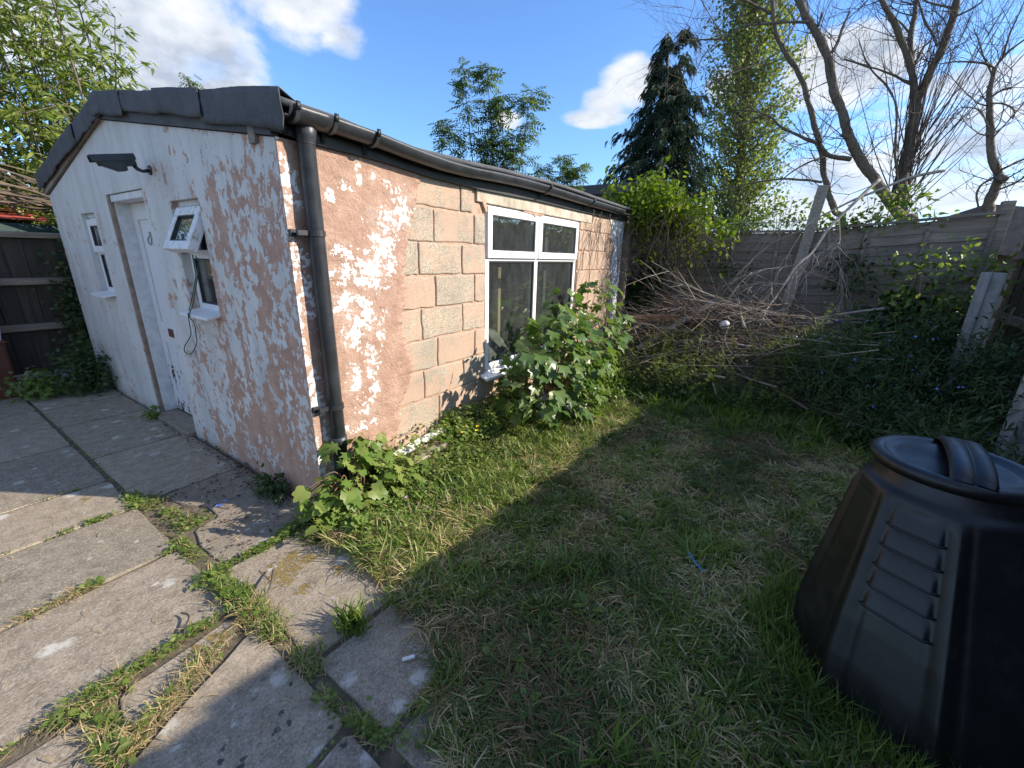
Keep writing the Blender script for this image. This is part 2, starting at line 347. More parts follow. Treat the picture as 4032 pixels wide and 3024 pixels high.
M = dict(
    gable=mat_gable(), longwall=mat_longwall(), block=mat_block(0.1), blockpink=mat_block(0.95), slab=mat_slab(), glass=mat_glass(), door=mat_door(), felt=mat_felt(),
    mortar=simple('pink mortar', (0.44, 0.30, 0.22), 0.95, 0.3, 20, 0.9, 70),
    concrete=simple('pale concrete', (0.43, 0.37, 0.29), 0.95, 0.3, 8, 0.5, 110, c2=(0.62, 0.55, 0.45)),
    post=simple('grey concrete post', (0.34, 0.34, 0.33), 0.95, 0.3, 9, 0.4, 90),
    trim=simple('painted timber trim', (0.66, 0.67, 0.68), 0.6, 0.18, 14, 0.2, 60),
    barefr=simple('bare reveal', (0.26, 0.20, 0.15), 0.9, 0.4, 12, 0.4, 50),
    upvc=mat_upvc('white plastic', 0.10), upvcg=mat_upvc('white plastic with green algae', 0.95),
    seal=simple('black gasket', (0.02, 0.02, 0.02), 0.6, 0.1, 10, 0),
    black=simple('dusty black plastic', (0.030, 0.034, 0.040), 0.42, 0.5, 7, 0.12, 30, spec=0.45),
    binp=mat_bin(),
    fascia=simple('black painted fascia', (0.022, 0.022, 0.023), 0.55, 0.4, 9, 0.3, 40),
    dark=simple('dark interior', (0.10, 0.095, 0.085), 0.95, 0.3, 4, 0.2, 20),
    timber=mat_wood('pale sawn timber', (0.40, 0.27, 0.13), (0.60, 0.43, 0.24), 'z'),
    oldwood=mat_wood('grey weathered timber', (0.20, 0.17, 0.14), (0.40, 0.36, 0.31), 'x'),
    beam=mat_wood('brown beam', (0.22, 0.13, 0.08), (0.42, 0.28, 0.18), 'y'),
    slat=mat_wood('weathered fence slats', (0.15, 0.12, 0.095), (0.30, 0.26, 0.22), 'y'),
    darkboard=mat_wood('near black creosoted boards', (0.022, 0.020, 0.018), (0.085, 0.066, 0.05), 'z'),
    rail=mat_wood('grey brown rail', (0.16, 0.13, 0.10), (0.30, 0.25, 0.20), 'x'),
    whiteboard=simple('white painted board', (0.78, 0.77, 0.74), 0.6, 0.15, 12, 0.2, 50),
    soil=simple('soil', (0.065, 0.048, 0.034), 1.0, 0.45, 9, 1.0, 60),
    turf=simple('thatch under the grass', (0.075, 0.062, 0.03), 1.0, 0.5, 14, 1.0, 90, c2=(0.18, 0.14, 0.07)),
    rubble=simple('pink render rubble', (0.42, 0.27, 0.21), 0.95, 0.3, 14, 0.5, 80, island=0.4),
    bark=mat_bark('grey brown bark', (0.085, 0.066, 0.048), (0.26, 0.21, 0.16), 0.45),
    twig=simple('dry twigs', (0.165, 0.122, 0.09), 0.85, 0.3, 6, 0, island=0.5),
    twigdark=simple('dark bare twigs', (0.095, 0.070, 0.055), 0.85, 0.3, 6, 0, island=0.4),
    deadwood=simple('barkless dead wood', (0.36, 0.31, 0.25), 0.8, 0.35, 10, 0.3, 40, c2=(0.50, 0.44, 0.36)),
    greenstem=simple('green stems', (0.12, 0.16, 0.05), 0.6, 0.3, 6, 0, island=0.3),
    redstem=simple('reddish stems', (0.15, 0.09, 0.045), 0.6, 0.3, 6, 0),
    cord=simple('green cord', (0.012, 0.085, 0.06), 0.6, 0.2, 30, 0),
    blue=simple('blue twine', (0.03, 0.25, 0.70), 0.5, 0.1, 20, 0),
    ball=simple('pale grey ball', (0.62, 0.60, 0.56), 0.6, 0.2, 8, 0.2, 20),
    rust=simple('rust red metal', (0.095, 0.028, 0.018), 0.75, 0.4, 5, 0.3, 30),
    redsheet=simple('faded red sheet', (0.55, 0.10, 0.085), 0.6, 0.15, 4, 0.1, 20),
    orange=simple('faded orange sheet', (0.55, 0.25, 0.10), 0.6, 0.15, 4, 0.1, 20),
    tealsheet=simple('dark green blue sheet', (0.015, 0.045, 0.042), 0.6, 0.2, 4, 0.1, 20),
    tile=simple('grey roof tile', (0.17, 0.15, 0.135), 0.9, 0.35, 8, 0.4, 40),
    wallgrey=simple('neighbour wall', (0.30, 0.27, 0.24), 0.9, 0.2, 6, 0.2, 40),
    plasticbag=simple('clear plastic sheeting', (0.70, 0.72, 0.74), 0.25, 0.15, 8, 0.3, 20),
    yellow=simple('yellow petals', (0.75, 0.55, 0.02), 0.5, 0.1, 8, 0), blueflower=simple('blue petals', (0.13, 0.20, 0.65), 0.5, 0.1, 8, 0), pink=simple('pink petals', (0.65, 0.30, 0.55), 0.5, 0.1, 8, 0),
    grass=leafmat('grass blades', [(0.0, (0.075, 0.125, 0.022)), (0.5, (0.13, 0.20, 0.034)), (1.0, (0.23, 0.28, 0.08))], 0.35),
    grass_dark=leafmat('dark grass blades', [(0.0, (0.045, 0.085, 0.02)), (0.6, (0.075, 0.13, 0.028)), (1.0, (0.13, 0.18, 0.05))], 0.3),
    grass_light=leafmat('light grass blades', [(0.0, (0.11, 0.19, 0.022)), (0.6, (0.18, 0.27, 0.035)), (1.0, (0.30, 0.33, 0.10))], 0.4),
    straw=leafmat('dry cut grass', [(0.0, (0.26, 0.19, 0.085)), (0.5, (0.42, 0.32, 0.165)), (1.0, (0.58, 0.47, 0.27))], 0.2, 0.7, 0.2),
    straw_dark=leafmat('brown cut grass', [(0.0, (0.15, 0.10, 0.05)), (0.6, (0.26, 0.18, 0.09)), (1.0, (0.38, 0.28, 0.15))], 0.15, 0.8, 0.2),
    straw_light=leafmat('bleached cut grass', [(0.0, (0.30, 0.27, 0.12)), (0.6, (0.46, 0.40, 0.20)), (1.0, (0.66, 0.57, 0.36))], 0.25, 0.7, 0.2),
    sycamore=leafmat('sycamore leaves', [(0.0, (0.05, 0.105, 0.030)), (0.5, (0.105, 0.18, 0.045)), (0.85, (0.17, 0.24, 0.07)), (1.0, (0.25, 0.21, 0.08))], 0.35, 0.38, 0.5),
    mallow=leafmat('soft green leaves', [(0.0, (0.085, 0.15, 0.028)), (0.5, (0.15, 0.235, 0.042)), (1.0, (0.28, 0.32, 0.09))], 0.4),
    weed=leafmat('weed leaves', [(0.0, (0.08, 0.14, 0.028)), (0.5, (0.16, 0.24, 0.05)), (1.0, (0.30, 0.33, 0.11))], 0.42),
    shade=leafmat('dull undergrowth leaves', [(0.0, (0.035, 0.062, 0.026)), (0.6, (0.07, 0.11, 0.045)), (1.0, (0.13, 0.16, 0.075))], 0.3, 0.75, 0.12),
    ivy=leafmat('ivy leaves', [(0.0, (0.022, 0.055, 0.015)), (0.7, (0.05, 0.10, 0.025)), (1.0, (0.09, 0.15, 0.03))], 0.22, 0.35, 0.5),
    clematis=leafmat('fresh yellow green leaves', [(0.0, (0.09, 0.155, 0.016)), (0.5, (0.17, 0.24, 0.024)), (1.0, (0.32, 0.35, 0.06))], 0.5),
    ash=leafmat('ash leaves', [(0.0, (0.06, 0.11, 0.04)), (0.6, (0.11, 0.17, 0.06)), (1.0, (0.22, 0.23, 0.08))], 0.5),
    willow=leafmat('long pale green leaves', [(0.0, (0.09, 0.14, 0.035)), (0.5, (0.20, 0.27, 0.06)), (1.0, (0.40, 0.42, 0.15))], 0.5, 0.4, 0.5),
    poplar=leafmat('poplar leaves', [(0.0, (0.11, 0.16, 0.05)), (0.6, (0.18, 0.23, 0.075)), (1.0, (0.36, 0.36, 0.15))], 0.55),
    conifer=leafmat('conifer sprays', [(0.0, (0.020, 0.040, 0.026)), (0.7, (0.042, 0.072, 0.048)), (1.0, (0.10, 0.11, 0.05))], 0.22, 0.6, 0.2),
)
# ------------------------------------------------------------------ mesh helpers
def link(name, me, mat=None, parent=None, smooth=False, bevel=0.0, seg=2):
    o = bpy.data.objects.new(name, me); col.objects.link(o)
    if mat is not None and not me.materials: me.materials.append(mat)
    if parent is not None: o.parent = parent
    if smooth: me.shade_smooth()
    if bevel:
        b = o.modifiers.new('bevel', 'BEVEL'); b.width = bevel; b.segments = seg; b.limit_method = 'ANGLE'; b.angle_limit = R(40); b.harden_normals = False
    return o

def tag(o, label=None, cat=None, group=None, kind=None):
    if label: o['label'] = label
    if cat: o['category'] = cat
    if group: o['group'] = group
    if kind: o['kind'] = kind
    return o

def empty(name, loc=(0, 0, 0), label=None, cat=None, group=None, kind=None):
    o = bpy.data.objects.new(name, None); col.objects.link(o); o.location = loc; o.empty_display_size = 0.1
    return tag(o, label, cat, group, kind)

class MB:
    def __init__(s): s.v = []; s.f = []
    def add(s, vs, fs):
        b = len(s.v); s.v += [tuple(q) for q in vs]; s.f += [tuple(i + b for i in f) for f in fs]; return s
    def box(s, x0, x1, y0, y1, z0, z1):
        return s.add([(x0, y0, z0), (x1, y0, z0), (x1, y1, z0), (x0, y1, z0), (x0, y0, z1), (x1, y0, z1), (x1, y1, z1), (x0, y1, z1)],
                     [(0, 3, 2, 1), (4, 5, 6, 7), (0, 1, 5, 4), (1, 2, 6, 5), (2, 3, 7, 6), (3, 0, 4, 7)])
    def beam(s, a, b, wx, wz, up=(0, 0, 1)):
        a = Vector(a); b = Vector(b); d = (b - a).normalized(); sd = d.cross(Vector(up)).normalized(); u = sd.cross(d)
        vs = []
        for p in (a, b):
            for i, j in ((-1, -1), (1, -1), (1, 1), (-1, 1)): vs.append(p + sd * (i * wx / 2) + u * (j * wz / 2))
        return s.add(vs, [(0, 1, 2, 3), (7, 6, 5, 4), (0, 4, 5, 1), (1, 5, 6, 2), (2, 6, 7, 3), (3, 7, 4, 0)])
    def prism(s, poly, a0, a1, axis='z'):
        n = len(poly)
        def P(p, a): return (p[0], p[1], a) if axis == 'z' else ((a, p[0], p[1]) if axis == 'x' else (p[0], a, p[1]))
        vs = [P(p, a0) for p in poly] + [P(p, a1) for p in poly]
        return s.add(vs, [tuple(range(n))[::-1], tuple(range(n, 2 * n))] + [(i, (i + 1) % n, n + (i + 1) % n, n + i) for i in range(n)])
    def tube(s, pts, rad, n=6, cap=True):
        P = [Vector(p) for p in pts]; k = len(P)
        if not hasattr(rad, '__len__'): rad = [rad] * k
        t0 = (P[1] - P[0]).normalized(); u = t0.orthogonal().normalized(); rings = []
        for i in range(k):
            t = (P[min(i + 1, k - 1)] - P[max(i - 1, 0)])
            t = t.normalized() if t.length > 1e-9 else t0
            u = (u - t * u.dot(t)); u = u.normalized() if u.length > 1e-6 else t.orthogonal().normalized(); v = t.cross(u)
            rings += [P[i] + (u * math.cos(a) + v * math.sin(a)) * rad[i] for a in (2 * math.pi * j / n for j in range(n))]
        fs = [(i * n + j, i * n + (j + 1) % n, (i + 1) * n + (j + 1) % n, (i + 1) * n + j) for i in range(k - 1) for j in range(n)]
        if cap: fs += [tuple(range(n))[::-1], tuple(range((k - 1) * n, k * n))]
        return s.add(rings, fs)
    def mesh(s, name):
        me = bpy.data.meshes.new(name); me.from_pydata(s.v, [], s.f); me.update(); return me
    def build(s, name, mat, parent=None, smooth=False, bevel=0.0, seg=2): return link(name, s.mesh(name), mat, parent, smooth, bevel, seg)

def spline(pts, k=4):
    P = [np.array(p, float) for p in pts]; out = []
    for i in range(len(P) - 1):
        p0 = P[max(i - 1, 0)]; p1 = P[i]; p2 = P[i + 1]; p3 = P[min(i + 2, len(P) - 1)]
        for j in range(k):
            t = j / k
            out.append(0.5 * ((2 * p1) + (-p0 + p2) * t + (2 * p0 - 5 * p1 + 4 * p2 - p3) * t * t + (-p0 + 3 * p1 - 3 * p2 + p3) * t ** 3))
    out.append(P[-1]); return out

def np_mesh(name, V, F):
    me = bpy.data.meshes.new(name); V = np.asarray(V, np.float32); F = np.asarray(F, np.int32); k = F.shape[1]
    me.vertices.add(len(V)); me.vertices.foreach_set('co', V.ravel())
    me.loops.add(F.size); me.loops.foreach_set('vertex_index', F.ravel())
    me.polygons.add(len(F)); me.polygons.foreach_set('loop_start', np.arange(0, F.size, k, dtype=np.int32))
    me.update(calc_edges=True); return me

def norm(a): return a / np.maximum(np.linalg.norm(a, axis=-1, keepdims=True), 1e-9)
def rvec(n): return norm(rng.normal(size=(n, 3)))
def scatter(tpl, pos, d, up, size):
    tv, tf = tpl; tv = np.array(tv, float); tf = np.array(tf); pos = np.asarray(pos, float); N = len(pos)
    x = norm(np.asarray(d, float)); u = np.asarray(up, float); z = norm(u - x * (u * x).sum(1, keepdims=True)); y = np.cross(z, x)
    size = np.broadcast_to(np.asarray(size, float), (N,))
    V = pos[:, None, :] + size[:, None, None] * (tv[None, :, 0:1] * x[:, None, :] + tv[None, :, 1:2] * y[:, None, :] + tv[None, :, 2:3] * z[:, None, :])
    F = (tf[None] + (np.arange(N) * len(tv))[:, None, None]).reshape(-1, tf.shape[1])
    return V.reshape(-1, 3), F
def merge(parts):
    Vs, Fs, b = [], [], 0
    for V, F in parts: Vs.append(V); Fs.append(F + b); b += len(V)
    return np.concatenate(Vs), np.concatenate(Fs)
def leaves(name, tpl, pos, d, up, size, mat, parent=None, smooth=False):
    V, F = scatter(tpl, pos, d, up, size); return link(name, np_mesh(name, V, F), mat, parent, smooth)
def vnoise(x, y, s, seed=0.0): return np.array([mnoise.noise((a * s + seed, b * s - seed, seed)) for a, b in zip(x, y)])

def outline_leaf(pts, fold=0.12, droop=0.15):
    """A leaf from one half outline (x along the midrib, y half width), mirrored, folded along the midrib and drooping at the tip."""
    v = []; f = []
    n = len(pts); z = lambda x, y: fold * abs(y) - droop * x * x
    for x, y in pts: v.append((x, 0, z(x, 0)))
    for x, y in pts: v.append((x, y, z(x, y)))
    for x, y in pts: v.append((x, -y, z(x, y)))
    for i in range(n - 1):
        f += [(i, i + 1, n + i + 1), (i, n + i + 1, n + i), (i + 1, i, 2 * n + i), (i + 1, 2 * n + i, 2 * n + i + 1)]
    return v, f
OVAL = outline_leaf([(0, 0), (.3, .25), (.65, .22), (1, 0)], .3, .2)
LANCE = outline_leaf([(0, 0), (.3, .11), (.6, .10), (1, 0)], .3, .35)
HEART = outline_leaf([(-.08, 0.2), (.15, .42), (.5, .33), (1, 0)], .25, .2)
RHOMB = ([(0, 0, 0), (.4, .4, .05), (1, 0, -.05), (.4, -.4, .05)], [(0, 2, 1), (0, 3, 2)])
def palmate(lobes, inner=0.42, fold=0.16, droop=0.22):
    c = (0.30, 0.0); ring = []
    for a, r in lobes: ring.append((c[0] + r * math.cos(R(a)), r * math.sin(R(a))))
    v = [(c[0], 0, 0.0)] + [(x, y, fold * abs(y) - droop * (x * x + .3 * y * y)) for x, y in ring]
    return v, [(0, 1 + i, 1 + (i + 1) % len(ring)) for i in range(len(ring))]
MAPLE = palmate([(0, .72), (8, .58), (17, .54), (25, .40), (36, .50), (50, .66), (60, .54), (72, .38), (92, .44), (110, .52), (130, .36), (172, .28), (188, .28), (230, .36), (250, .52), (268, .44), (288, .38), (300, .54), (310, .66), (324, .50), (335, .40), (343, .54), (352, .58)], fold=.22, droop=.3)
MALLOW = palmate([(0, .62), (14, .52), (24, .42), (40, .55), (56, .50), (70, .42), (92, .50), (110, .48), (140, .42), (172, .22), (188, .22), (220, .42), (250, .48), (268, .50), (290, .42), (304, .50), (320, .55), (336, .42), (346, .52)], fold=0.2, droop=0.25)
CUTLEAF = palmate([(0, .65), (12, .3), (28, .5), (45, .25), (65, .55), (85, .25), (110, .45), (140, .2), (180, .28), (220, .2), (250, .45), (275, .25), (295, .55), (315, .25), (332, .5), (348, .3)])
BLADE = ([(0, .035, 0), (0, -.035, 0), (.5, .028, .16), (.5, -.028, .16), (1, 0, .10)], [(0, 1, 2), (1, 3, 2), (2, 3, 4)])
BENT = ([(0, .03, 0), (0, -.03, 0), (.4, .028, .12), (.4, -.028, .12), (.75, .02, .02), (.75, -.02, .02), (1, 0, -.12)], [(0, 1, 2), (1, 3, 2), (2, 3, 4), (3, 5, 4), (4, 5, 6)])
def pinnate(k=4):
    v = []; f = []
    def leaflet(x, y, z, ang, L):
        b = len(v); c, s_ = math.cos(ang), math.sin(ang)
        for px, py, pz in ((0, 0, 0), (.45, .17, 0), (1, 0, -.28), (.45, -.17, 0)): v.append((x + L * (px * c - py * s_), y + L * (px * s_ + py * c), z + L * pz))
        f.extend([(b, b + 2, b + 1), (b, b + 3, b + 2)])
    for i in range(k):
        x = .22 + .58 * i / (k - 1)
        for sgn in (-1, 1): leaflet(x, 0, -.18 * x * x, sgn * R(58), .34)
    leaflet(.9, 0, -.16, 0, .34)
    b = len(v); v.extend([(0, .008, 0), (0, -.008, 0), (.95, 0, -.17)]); f.append((b, b + 1, b + 2))
    return v, f
PINNATE = pinnate()
def whorl(n=6):
    v = []; f = []
    for i in range(n):
        a = 2 * math.pi * i / n; b = len(v); c, s_ = math.cos(a), math.sin(a)
        for px, py, pz in ((0, 0, 0), (.5, .12, .06), (1, 0, 0), (.5, -.12, .06)): v.append((pz, px * c - py * s_, px * s_ + py * c))
        f.extend([(b, b + 1, b + 2), (b, b + 2, b + 3)])
    return v, f
WHORL = whorl()
def spray():
    v = []; f = []
    r = random.Random(3)
    for i in range(9):
        x = i / 9.0; L = .42 * (1 - x * .7)
        for sgn in (-1, 1):
            a = sgn * R(34 + r.uniform(-8, 8)); b = len(v); z0 = -.35 * x * x
            ex, ey = x + L * math.cos(a), L * math.sin(a)
            v.extend([(x, .0, z0), (x + .10, 0, z0 - .01), (ex, ey, z0 - .16 * L - r.uniform(0, .1)), (x + .03 + L * .4, ey * .55, z0 + .03)])
            f.extend([(b, b + 1, b + 2), (b, b + 2, b + 3)])
    return v, f
SPRAY = spray()

# ------------------------------------------------------------------ ground and sky-line setting
g = MB().add([(-900, -900, -.06), (900, -900, -.06), (900, 900, -.06), (-900, 900, -.06)], [(0, 1, 2, 3)]).build('ground', M['soil']); tag(g, kind='structure')

# lawn: a bumpy turf sheet that rises a little towards the shed and the brush pile
def lawn_z(x, y):
    x = np.asarray(x, float); y = np.asarray(y, float)
    z = 0.012 + 0.018 * np.clip((y + 0.9) / 0.8, 0, 1) + 0.03 * np.clip((x - 2.5) / 2.0, 0, 1) + 0.014 * np.sin(x * 5.1 + y * 2.3) * np.sin(y * 4.3 - x) + 0.010 * np.sin(x * 17 + 3 * np.sin(y * 5)) * np.sin(y * 19 + 2 * np.sin(x * 4))
    return z
def lawn_edge(y):    # the ragged edge of the turf along the paving
    y = np.asarray(y, float)
    e = np.where(y > -0.60, -0.155, np.where(y > -0.86, -0.155 - 0.03 * np.sin((y + .6) * 12), np.where(y > -1.28, -0.235 - (-.86 - y) * 0.18, -0.40 - (-1.28 - y) * 0.5)))
    return e + 0.018 * np.sin(y * 21) + 0.012 * np.sin(y * 47 + 1)
ys = np.linspace(-4.2, -0.06, 110); us = np.linspace(0, 1, 120) ** 1.5
V = []
for y in ys:
    e = float(lawn_edge(y))
    for u in us: V.append((e + (6.3 - e) * u, y, 0))
V = np.array(V); V[:, 2] = lawn_z(V[:, 0], V[:, 1])
nu = len(us); F = np.array([(j * nu + i, j * nu + i + 1, (j + 1) * nu + i + 1, (j + 1) * nu + i) for j in range(len(ys) - 1) for i in range(nu - 1)])
tag(link('lawn', np_mesh('lawn', V, F), M['turf'], None, True), kind='structure')

# paving: bedding plus one object for each slab
patio = MB().add([(-6.5, -4.2, -.011), (-.12, -4.2, -.011), (-.02, 0.05, -.011), (-.02, 4.62, -.011), (-6.5, 4.62, -.011)], [(0, 1, 2, 3, 4)]).build('patio', simple('sandy grit between the slabs', (0.125, 0.10, 0.07), 1.0, 0.5, 25, 0.8, 90)); tag(patio, kind='structure')
def slab(poly, dz=0.0, tilt=(0, 0)):
    cx = sum(p[0] for p in poly) / len(poly); cy = sum(p[1] for p in poly) / len(poly); r = random.Random(int(cx * 977 + cy * 331)); pts = []
    n = len(poly)
    for i in range(n):
        a, b = poly[i], poly[(i + 1) % n]; L = math.dist(a, b); k = max(2, int(L / 0.07))
        for j in range(k):
            t = j / k
            px, py = a[0] + (b[0] - a[0]) * t, a[1] + (b[1] - a[1]) * t
            if j == 0:
                q = poly[i - 1]
                for tt in (0.02, ):
                    la = math.dist(a, q); px1, py1 = a[0] + (q[0] - a[0]) * tt / la, a[1] + (q[1] - a[1]) * tt / la
                    px2, py2 = a[0] + (b[0] - a[0]) * tt / L, a[1] + (b[1] - a[1]) * tt / L
                    pts += [(px1, py1), (px2, py2)]
                continue
            pts.append((px + r.uniform(-.0035, .0035), py + r.uniform(-.0035, .0035)))
    mb = MB().prism(pts, -0.05, 0.0)
    mb.v = [(x, y, z + dz + (x - cx) * tilt[0] + (y - cy) * tilt[1]) for x, y, z in mb.v]
    return mb.build('paving_slab', M['slab'], patio, False, 0.006, 2)
def rect(x0, x1, y0, y1): return [(x0, y0), (x1, y0), (x1, y1), (x0, y1)]
sl = [rect(-.615, -.03, .97, 1.93), rect(-.615, -.02, 1.95, 2.90), rect(-.62, -.02, 2.92, 3.60), rect(-.62, -.02, 3.62, 4.60),
      [(-.40, -.03), (-.05, -.03), (-.03, .95), (-.50, .95), (-.47, .72), (-.39, .62), (-.40, .42), (-.53, .40), (-.57, .22), (-.56, 0.0)]]
for k, (a, b) in enumerate([(-.345, .275), (.30, .912), (.94, 1.447), (1.475, 2.36), (2.38, 2.96), (2.98, 3.60), (3.62, 4.6)]):
    off = 0.02 * math.sin(k * 2.1)
    sl += [rect(-1.56 + off, -.645, a, b), rect(-2.46 + off, -1.58 + off, a, b), rect(-3.36 + off, -2.48 + off, a, b), rect(-4.26 + off, -3.38 + off, a, b)]
sl += [[(-1.09, -.655), (-.70, -.485), (-.68, -.395), (-1.06, -.43)], [(-1.95, -.86), (-1.15, -.69), (-1.12, -.44), (-1.95, -.40)], rect(-2.9, -1.98, -.95, -.40),
       [(-1.56, -1.25), (-.665, -1.16), (-.655, -.53), (-1.13, -.735), (-1.56, -.90)], [(-1.56, -1.9), (-.70, -1.9), (-.675, -1.19), (-1.56, -1.28)], rect(-2.5, -1.59, -1.9, -1.0), rect(-3.4, -2.52, -1.9, -1.0),
       [(-.60, -.865), (-.10, -.885), (-.10, -.09), (-.585, -.075)], [(-.605, -1.30), (-.15, -1.34), (-.12, -.91), (-.60, -.89)], [(-.645, -1.9), (-.2, -1.9), (-.2, -1.37), (-.62, -1.33)],
       rect(-1.56, -.68, -2.8, -1.93), rect(-2.5, -1.6, -2.8, -1.93), rect(-3.4, -2.53, -2.8, -1.93), rect(-1.56, -.66, -3.7, -2.83), rect(-2.5, -1.6, -3.7, -2.83)]
for k, p in enumerate(sl): slab(p, random.uniform(-.004, .004), (random.uniform(-.004, .004), random.uniform(-.004, .004)))

# ------------------------------------------------------------------ the shed
shed = empty('shed', (0, 0, 0), 'white and pink peeling single storey outbuilding with black felt roof', 'outbuilding')
SY, SX = 4.42, 4.85
def wall_top(y): return 2.01 + (2.39 - 2.01) * (y / 2.296) if y < 2.296 else 2.39 - (2.39 - 1.99) * (y - 2.296) / (SY - 2.296)
WT = 0.14
gm = MB()
def gpiece(y0, y1, z0, z1=None):
    t0, t1 = (z1, z1) if z1 is not None else (wall_top(y0), wall_top(y1))
    gm.prism([(y0, z0), (y1, z0), (y1, t1), (y0, t0)], 0.0, WT, 'x')
gpiece(0, .936, -.05); gpiece(.936, 1.365, -.05, 1.075); gpiece(.936, 1.365, 1.80); gpiece(1.365, 1.817, -.05)
gpiece(1.817, 2.296, 1.905); gpiece(2.296, 2.63, 1.905); gpiece(2.63, 3.064, -.05); gpiece(3.064, 3.472, -.05, 1.065); gpiece(3.064, 3.472, 1.79); gpiece(3.472, SY, -.05)
gm.build('gable_wall', M['gable'], shed)
# rear walls and floor
MB().box(SX - .14, SX, .141, SY, -.05, 2.0).box(WT + .003, SX - .14, SY - .14, SY, -.05, 1.98).build('rear_wall', M['wallgrey'], shed)
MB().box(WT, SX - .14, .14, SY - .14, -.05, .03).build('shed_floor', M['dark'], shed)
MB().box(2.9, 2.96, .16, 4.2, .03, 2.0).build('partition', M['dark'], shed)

# long wall: mortar core, blocks proud of it, and the pink render coat that ends in a ragged edge
WX0, WX1, WZ0, WZ1 = 1.628, 3.42, .50, 1.90
MB().box(0.02, WX0, .012, .14, -.05, 2.01).box(WX1, SX - .003, .012, .14, -.05, 2.01).box(WX0, WX1, .012, .14, -.05, WZ0).box(WX0, WX1, .012, .14, WZ1, 2.01).build('wall_core', M['mortar'], shed)
EDGE = [(2.012, .86), (1.99, .90), (1.95, .915), (1.90, .885), (1.86, .90), (1.816, .865), (1.73, .847), (1.66, .80), (1.585, .789), (1.50, .765), (1.42, .74), (1.353, .725), (1.27, .745), (1.20, .765), (1.13, .70), (1.084, .685), (1.0, .70), (.923, .712), (.83, .75), (.746, .775), (.66, .74), (.587, .715), (.52, .66), (.475, .63), (.40, .64), (.3, .60), (.2, .57), (.1, .55), (-.05, .55)]
fine = []
for i in range(len(EDGE) - 1):
    (z0, x0), (z1, x1) = EDGE[i], EDGE[i + 1]
    for j in range(6):
        t = j / 6; fine.append((x0 + (x1 - x0) * t + .045 * mnoise.noise((i * 3.1 + j * .9, 4, 1)) + .022 * mnoise.noise((i * 9.1 + j * 2.3, 8, 1)), z0 + (z1 - z0) * t))
fine.append((EDGE[-1][1], -.05))
poly = [(0.0, 2.012)] + fine + [(0.0, -.05)]
rm = MB()
nz = len(fine)      # strips from the corner to the ragged edge, gently uneven in depth
cols = 22
vs = []
for (xe, z) in fine:
    for c_ in range(cols + 1):
        x = xe * c_ / cols; d = .0 if c_ == 0 else .004 * mnoise.noise((x * 7, z * 7, 2)) + .003 * mnoise.noise((x * 19, z * 19, 5))
        if c_ == cols: d += .003
        vs.append((x, -.010 + d, z))
fs = [(i * (cols + 1) + c_, (i + 1) * (cols + 1) + c_, (i + 1) * (cols + 1) + c_ + 1, i * (cols + 1) + c_ + 1) for i in range(nz - 1) for c_ in range(cols)]
rm.add(vs, fs)
b = len(rm.v); rm.v += [(xe + .004, .012, z) for xe, z in fine]
rm.f += [(i * (cols + 1) + cols, (i + 1) * (cols + 1) + cols, b + i + 1, b + i) for i in range(nz - 1)]
b = len(rm.v); rm.v += [(0.0, .0, fine[0][1]), (0.0, .0, fine[-1][1])]; rm.f.append((b, b + 1, (nz - 1) * (cols + 1), 0))
rm.build('render_coat', M['longwall'], shed, True)

def block(x0, x1, z0, z1, mat, proud=0.0):
    r = random.Random(int(x0 * 1000 + z0 * 7777)); pts = []
    e = lambda: r.uniform(-.006, .006)
    for (a, b, n) in (((x0, z0), (x1, z0), 5), ((x1, z0), (x1, z1), 3), ((x1, z1), (x0, z1), 5), ((x0, z1), (x0, z0), 3)):
        for j in range(n): t = j / n; pts.append((a[0] + (b[0] - a[0]) * t + e(), a[1] + (b[1] - a[1]) * t + e()))
    return MB().prism(pts, .05, -.0 - proud + r.uniform(-.002, .003), 'y').build('block', mat, shed, False, 0.009, 2)
Jz = [2.01] + [1.811 - .225 * k for k in range(8)] + [0.011, -.05]
G2 = .0055
for k in range(len(Jz) - 1):
    zt, zb = Jz[k] - G2, Jz[k + 1] + G2
    odd = (k % 2 == 1)
    v = 1.039 if odd else .8875
    stops = [v - .45, v, v + .45, v + .9]
    if k == 0: stops = [.88, 1.328, 1.5]
    stops = [s_ for s_ in stops if .56 < s_ < WX0 - .03]
    left = {0: .86, 1: .72, 2: .66, 3: .66, 4: .66, 5: .62, 6: .56, 7: .54}.get(k, .5)
    xs = [left] + [s_ for s_ in stops if s_ > left + .08] + [WX0 if zb < 1.9 else 1.505]
    if k == 0: xs = [.86, 1.328, 1.475]
    for a, b_ in zip(xs[:-1], xs[1:]): block(a + G2, b_ - G2 - (0.004 if b_ < WX0 else -.004), zb, zt, M['block'])
    if zt <= WZ0 + .03:
        for a in np.arange(WX0, WX1 - .05, .45): block(a + G2, min(a + .45, WX1) - G2, zb, min(zt, WZ0 - .02), M['blockpink'])
    xs = [WX1] + [q for q in np.arange(3.56 + (.225 if odd else 0), 4.8, .45)] + [SX]
    for a, b_ in zip(xs[:-1], xs[1:]):
        if zb < 1.9 or a > 3.6: block(max(a, 3.725 if zb > 1.85 else a) + G2, b_ - G2, zb, zt, M['blockpink'])
MB().box(1.512, 3.72, -.010, .10, 1.902, 2.008).build('lintel', M['concrete'], shed, False, 0.006)
MB().prism([(1.62, 1.83), (1.64, 1.84), (1.638, 1.885), (1.61, 1.925), (1.575, 1.955), (1.55, 1.935), (1.585, 1.89)], .03, -.012, 'y').build('mortar_blob', M['mortar'], shed, False, .006)
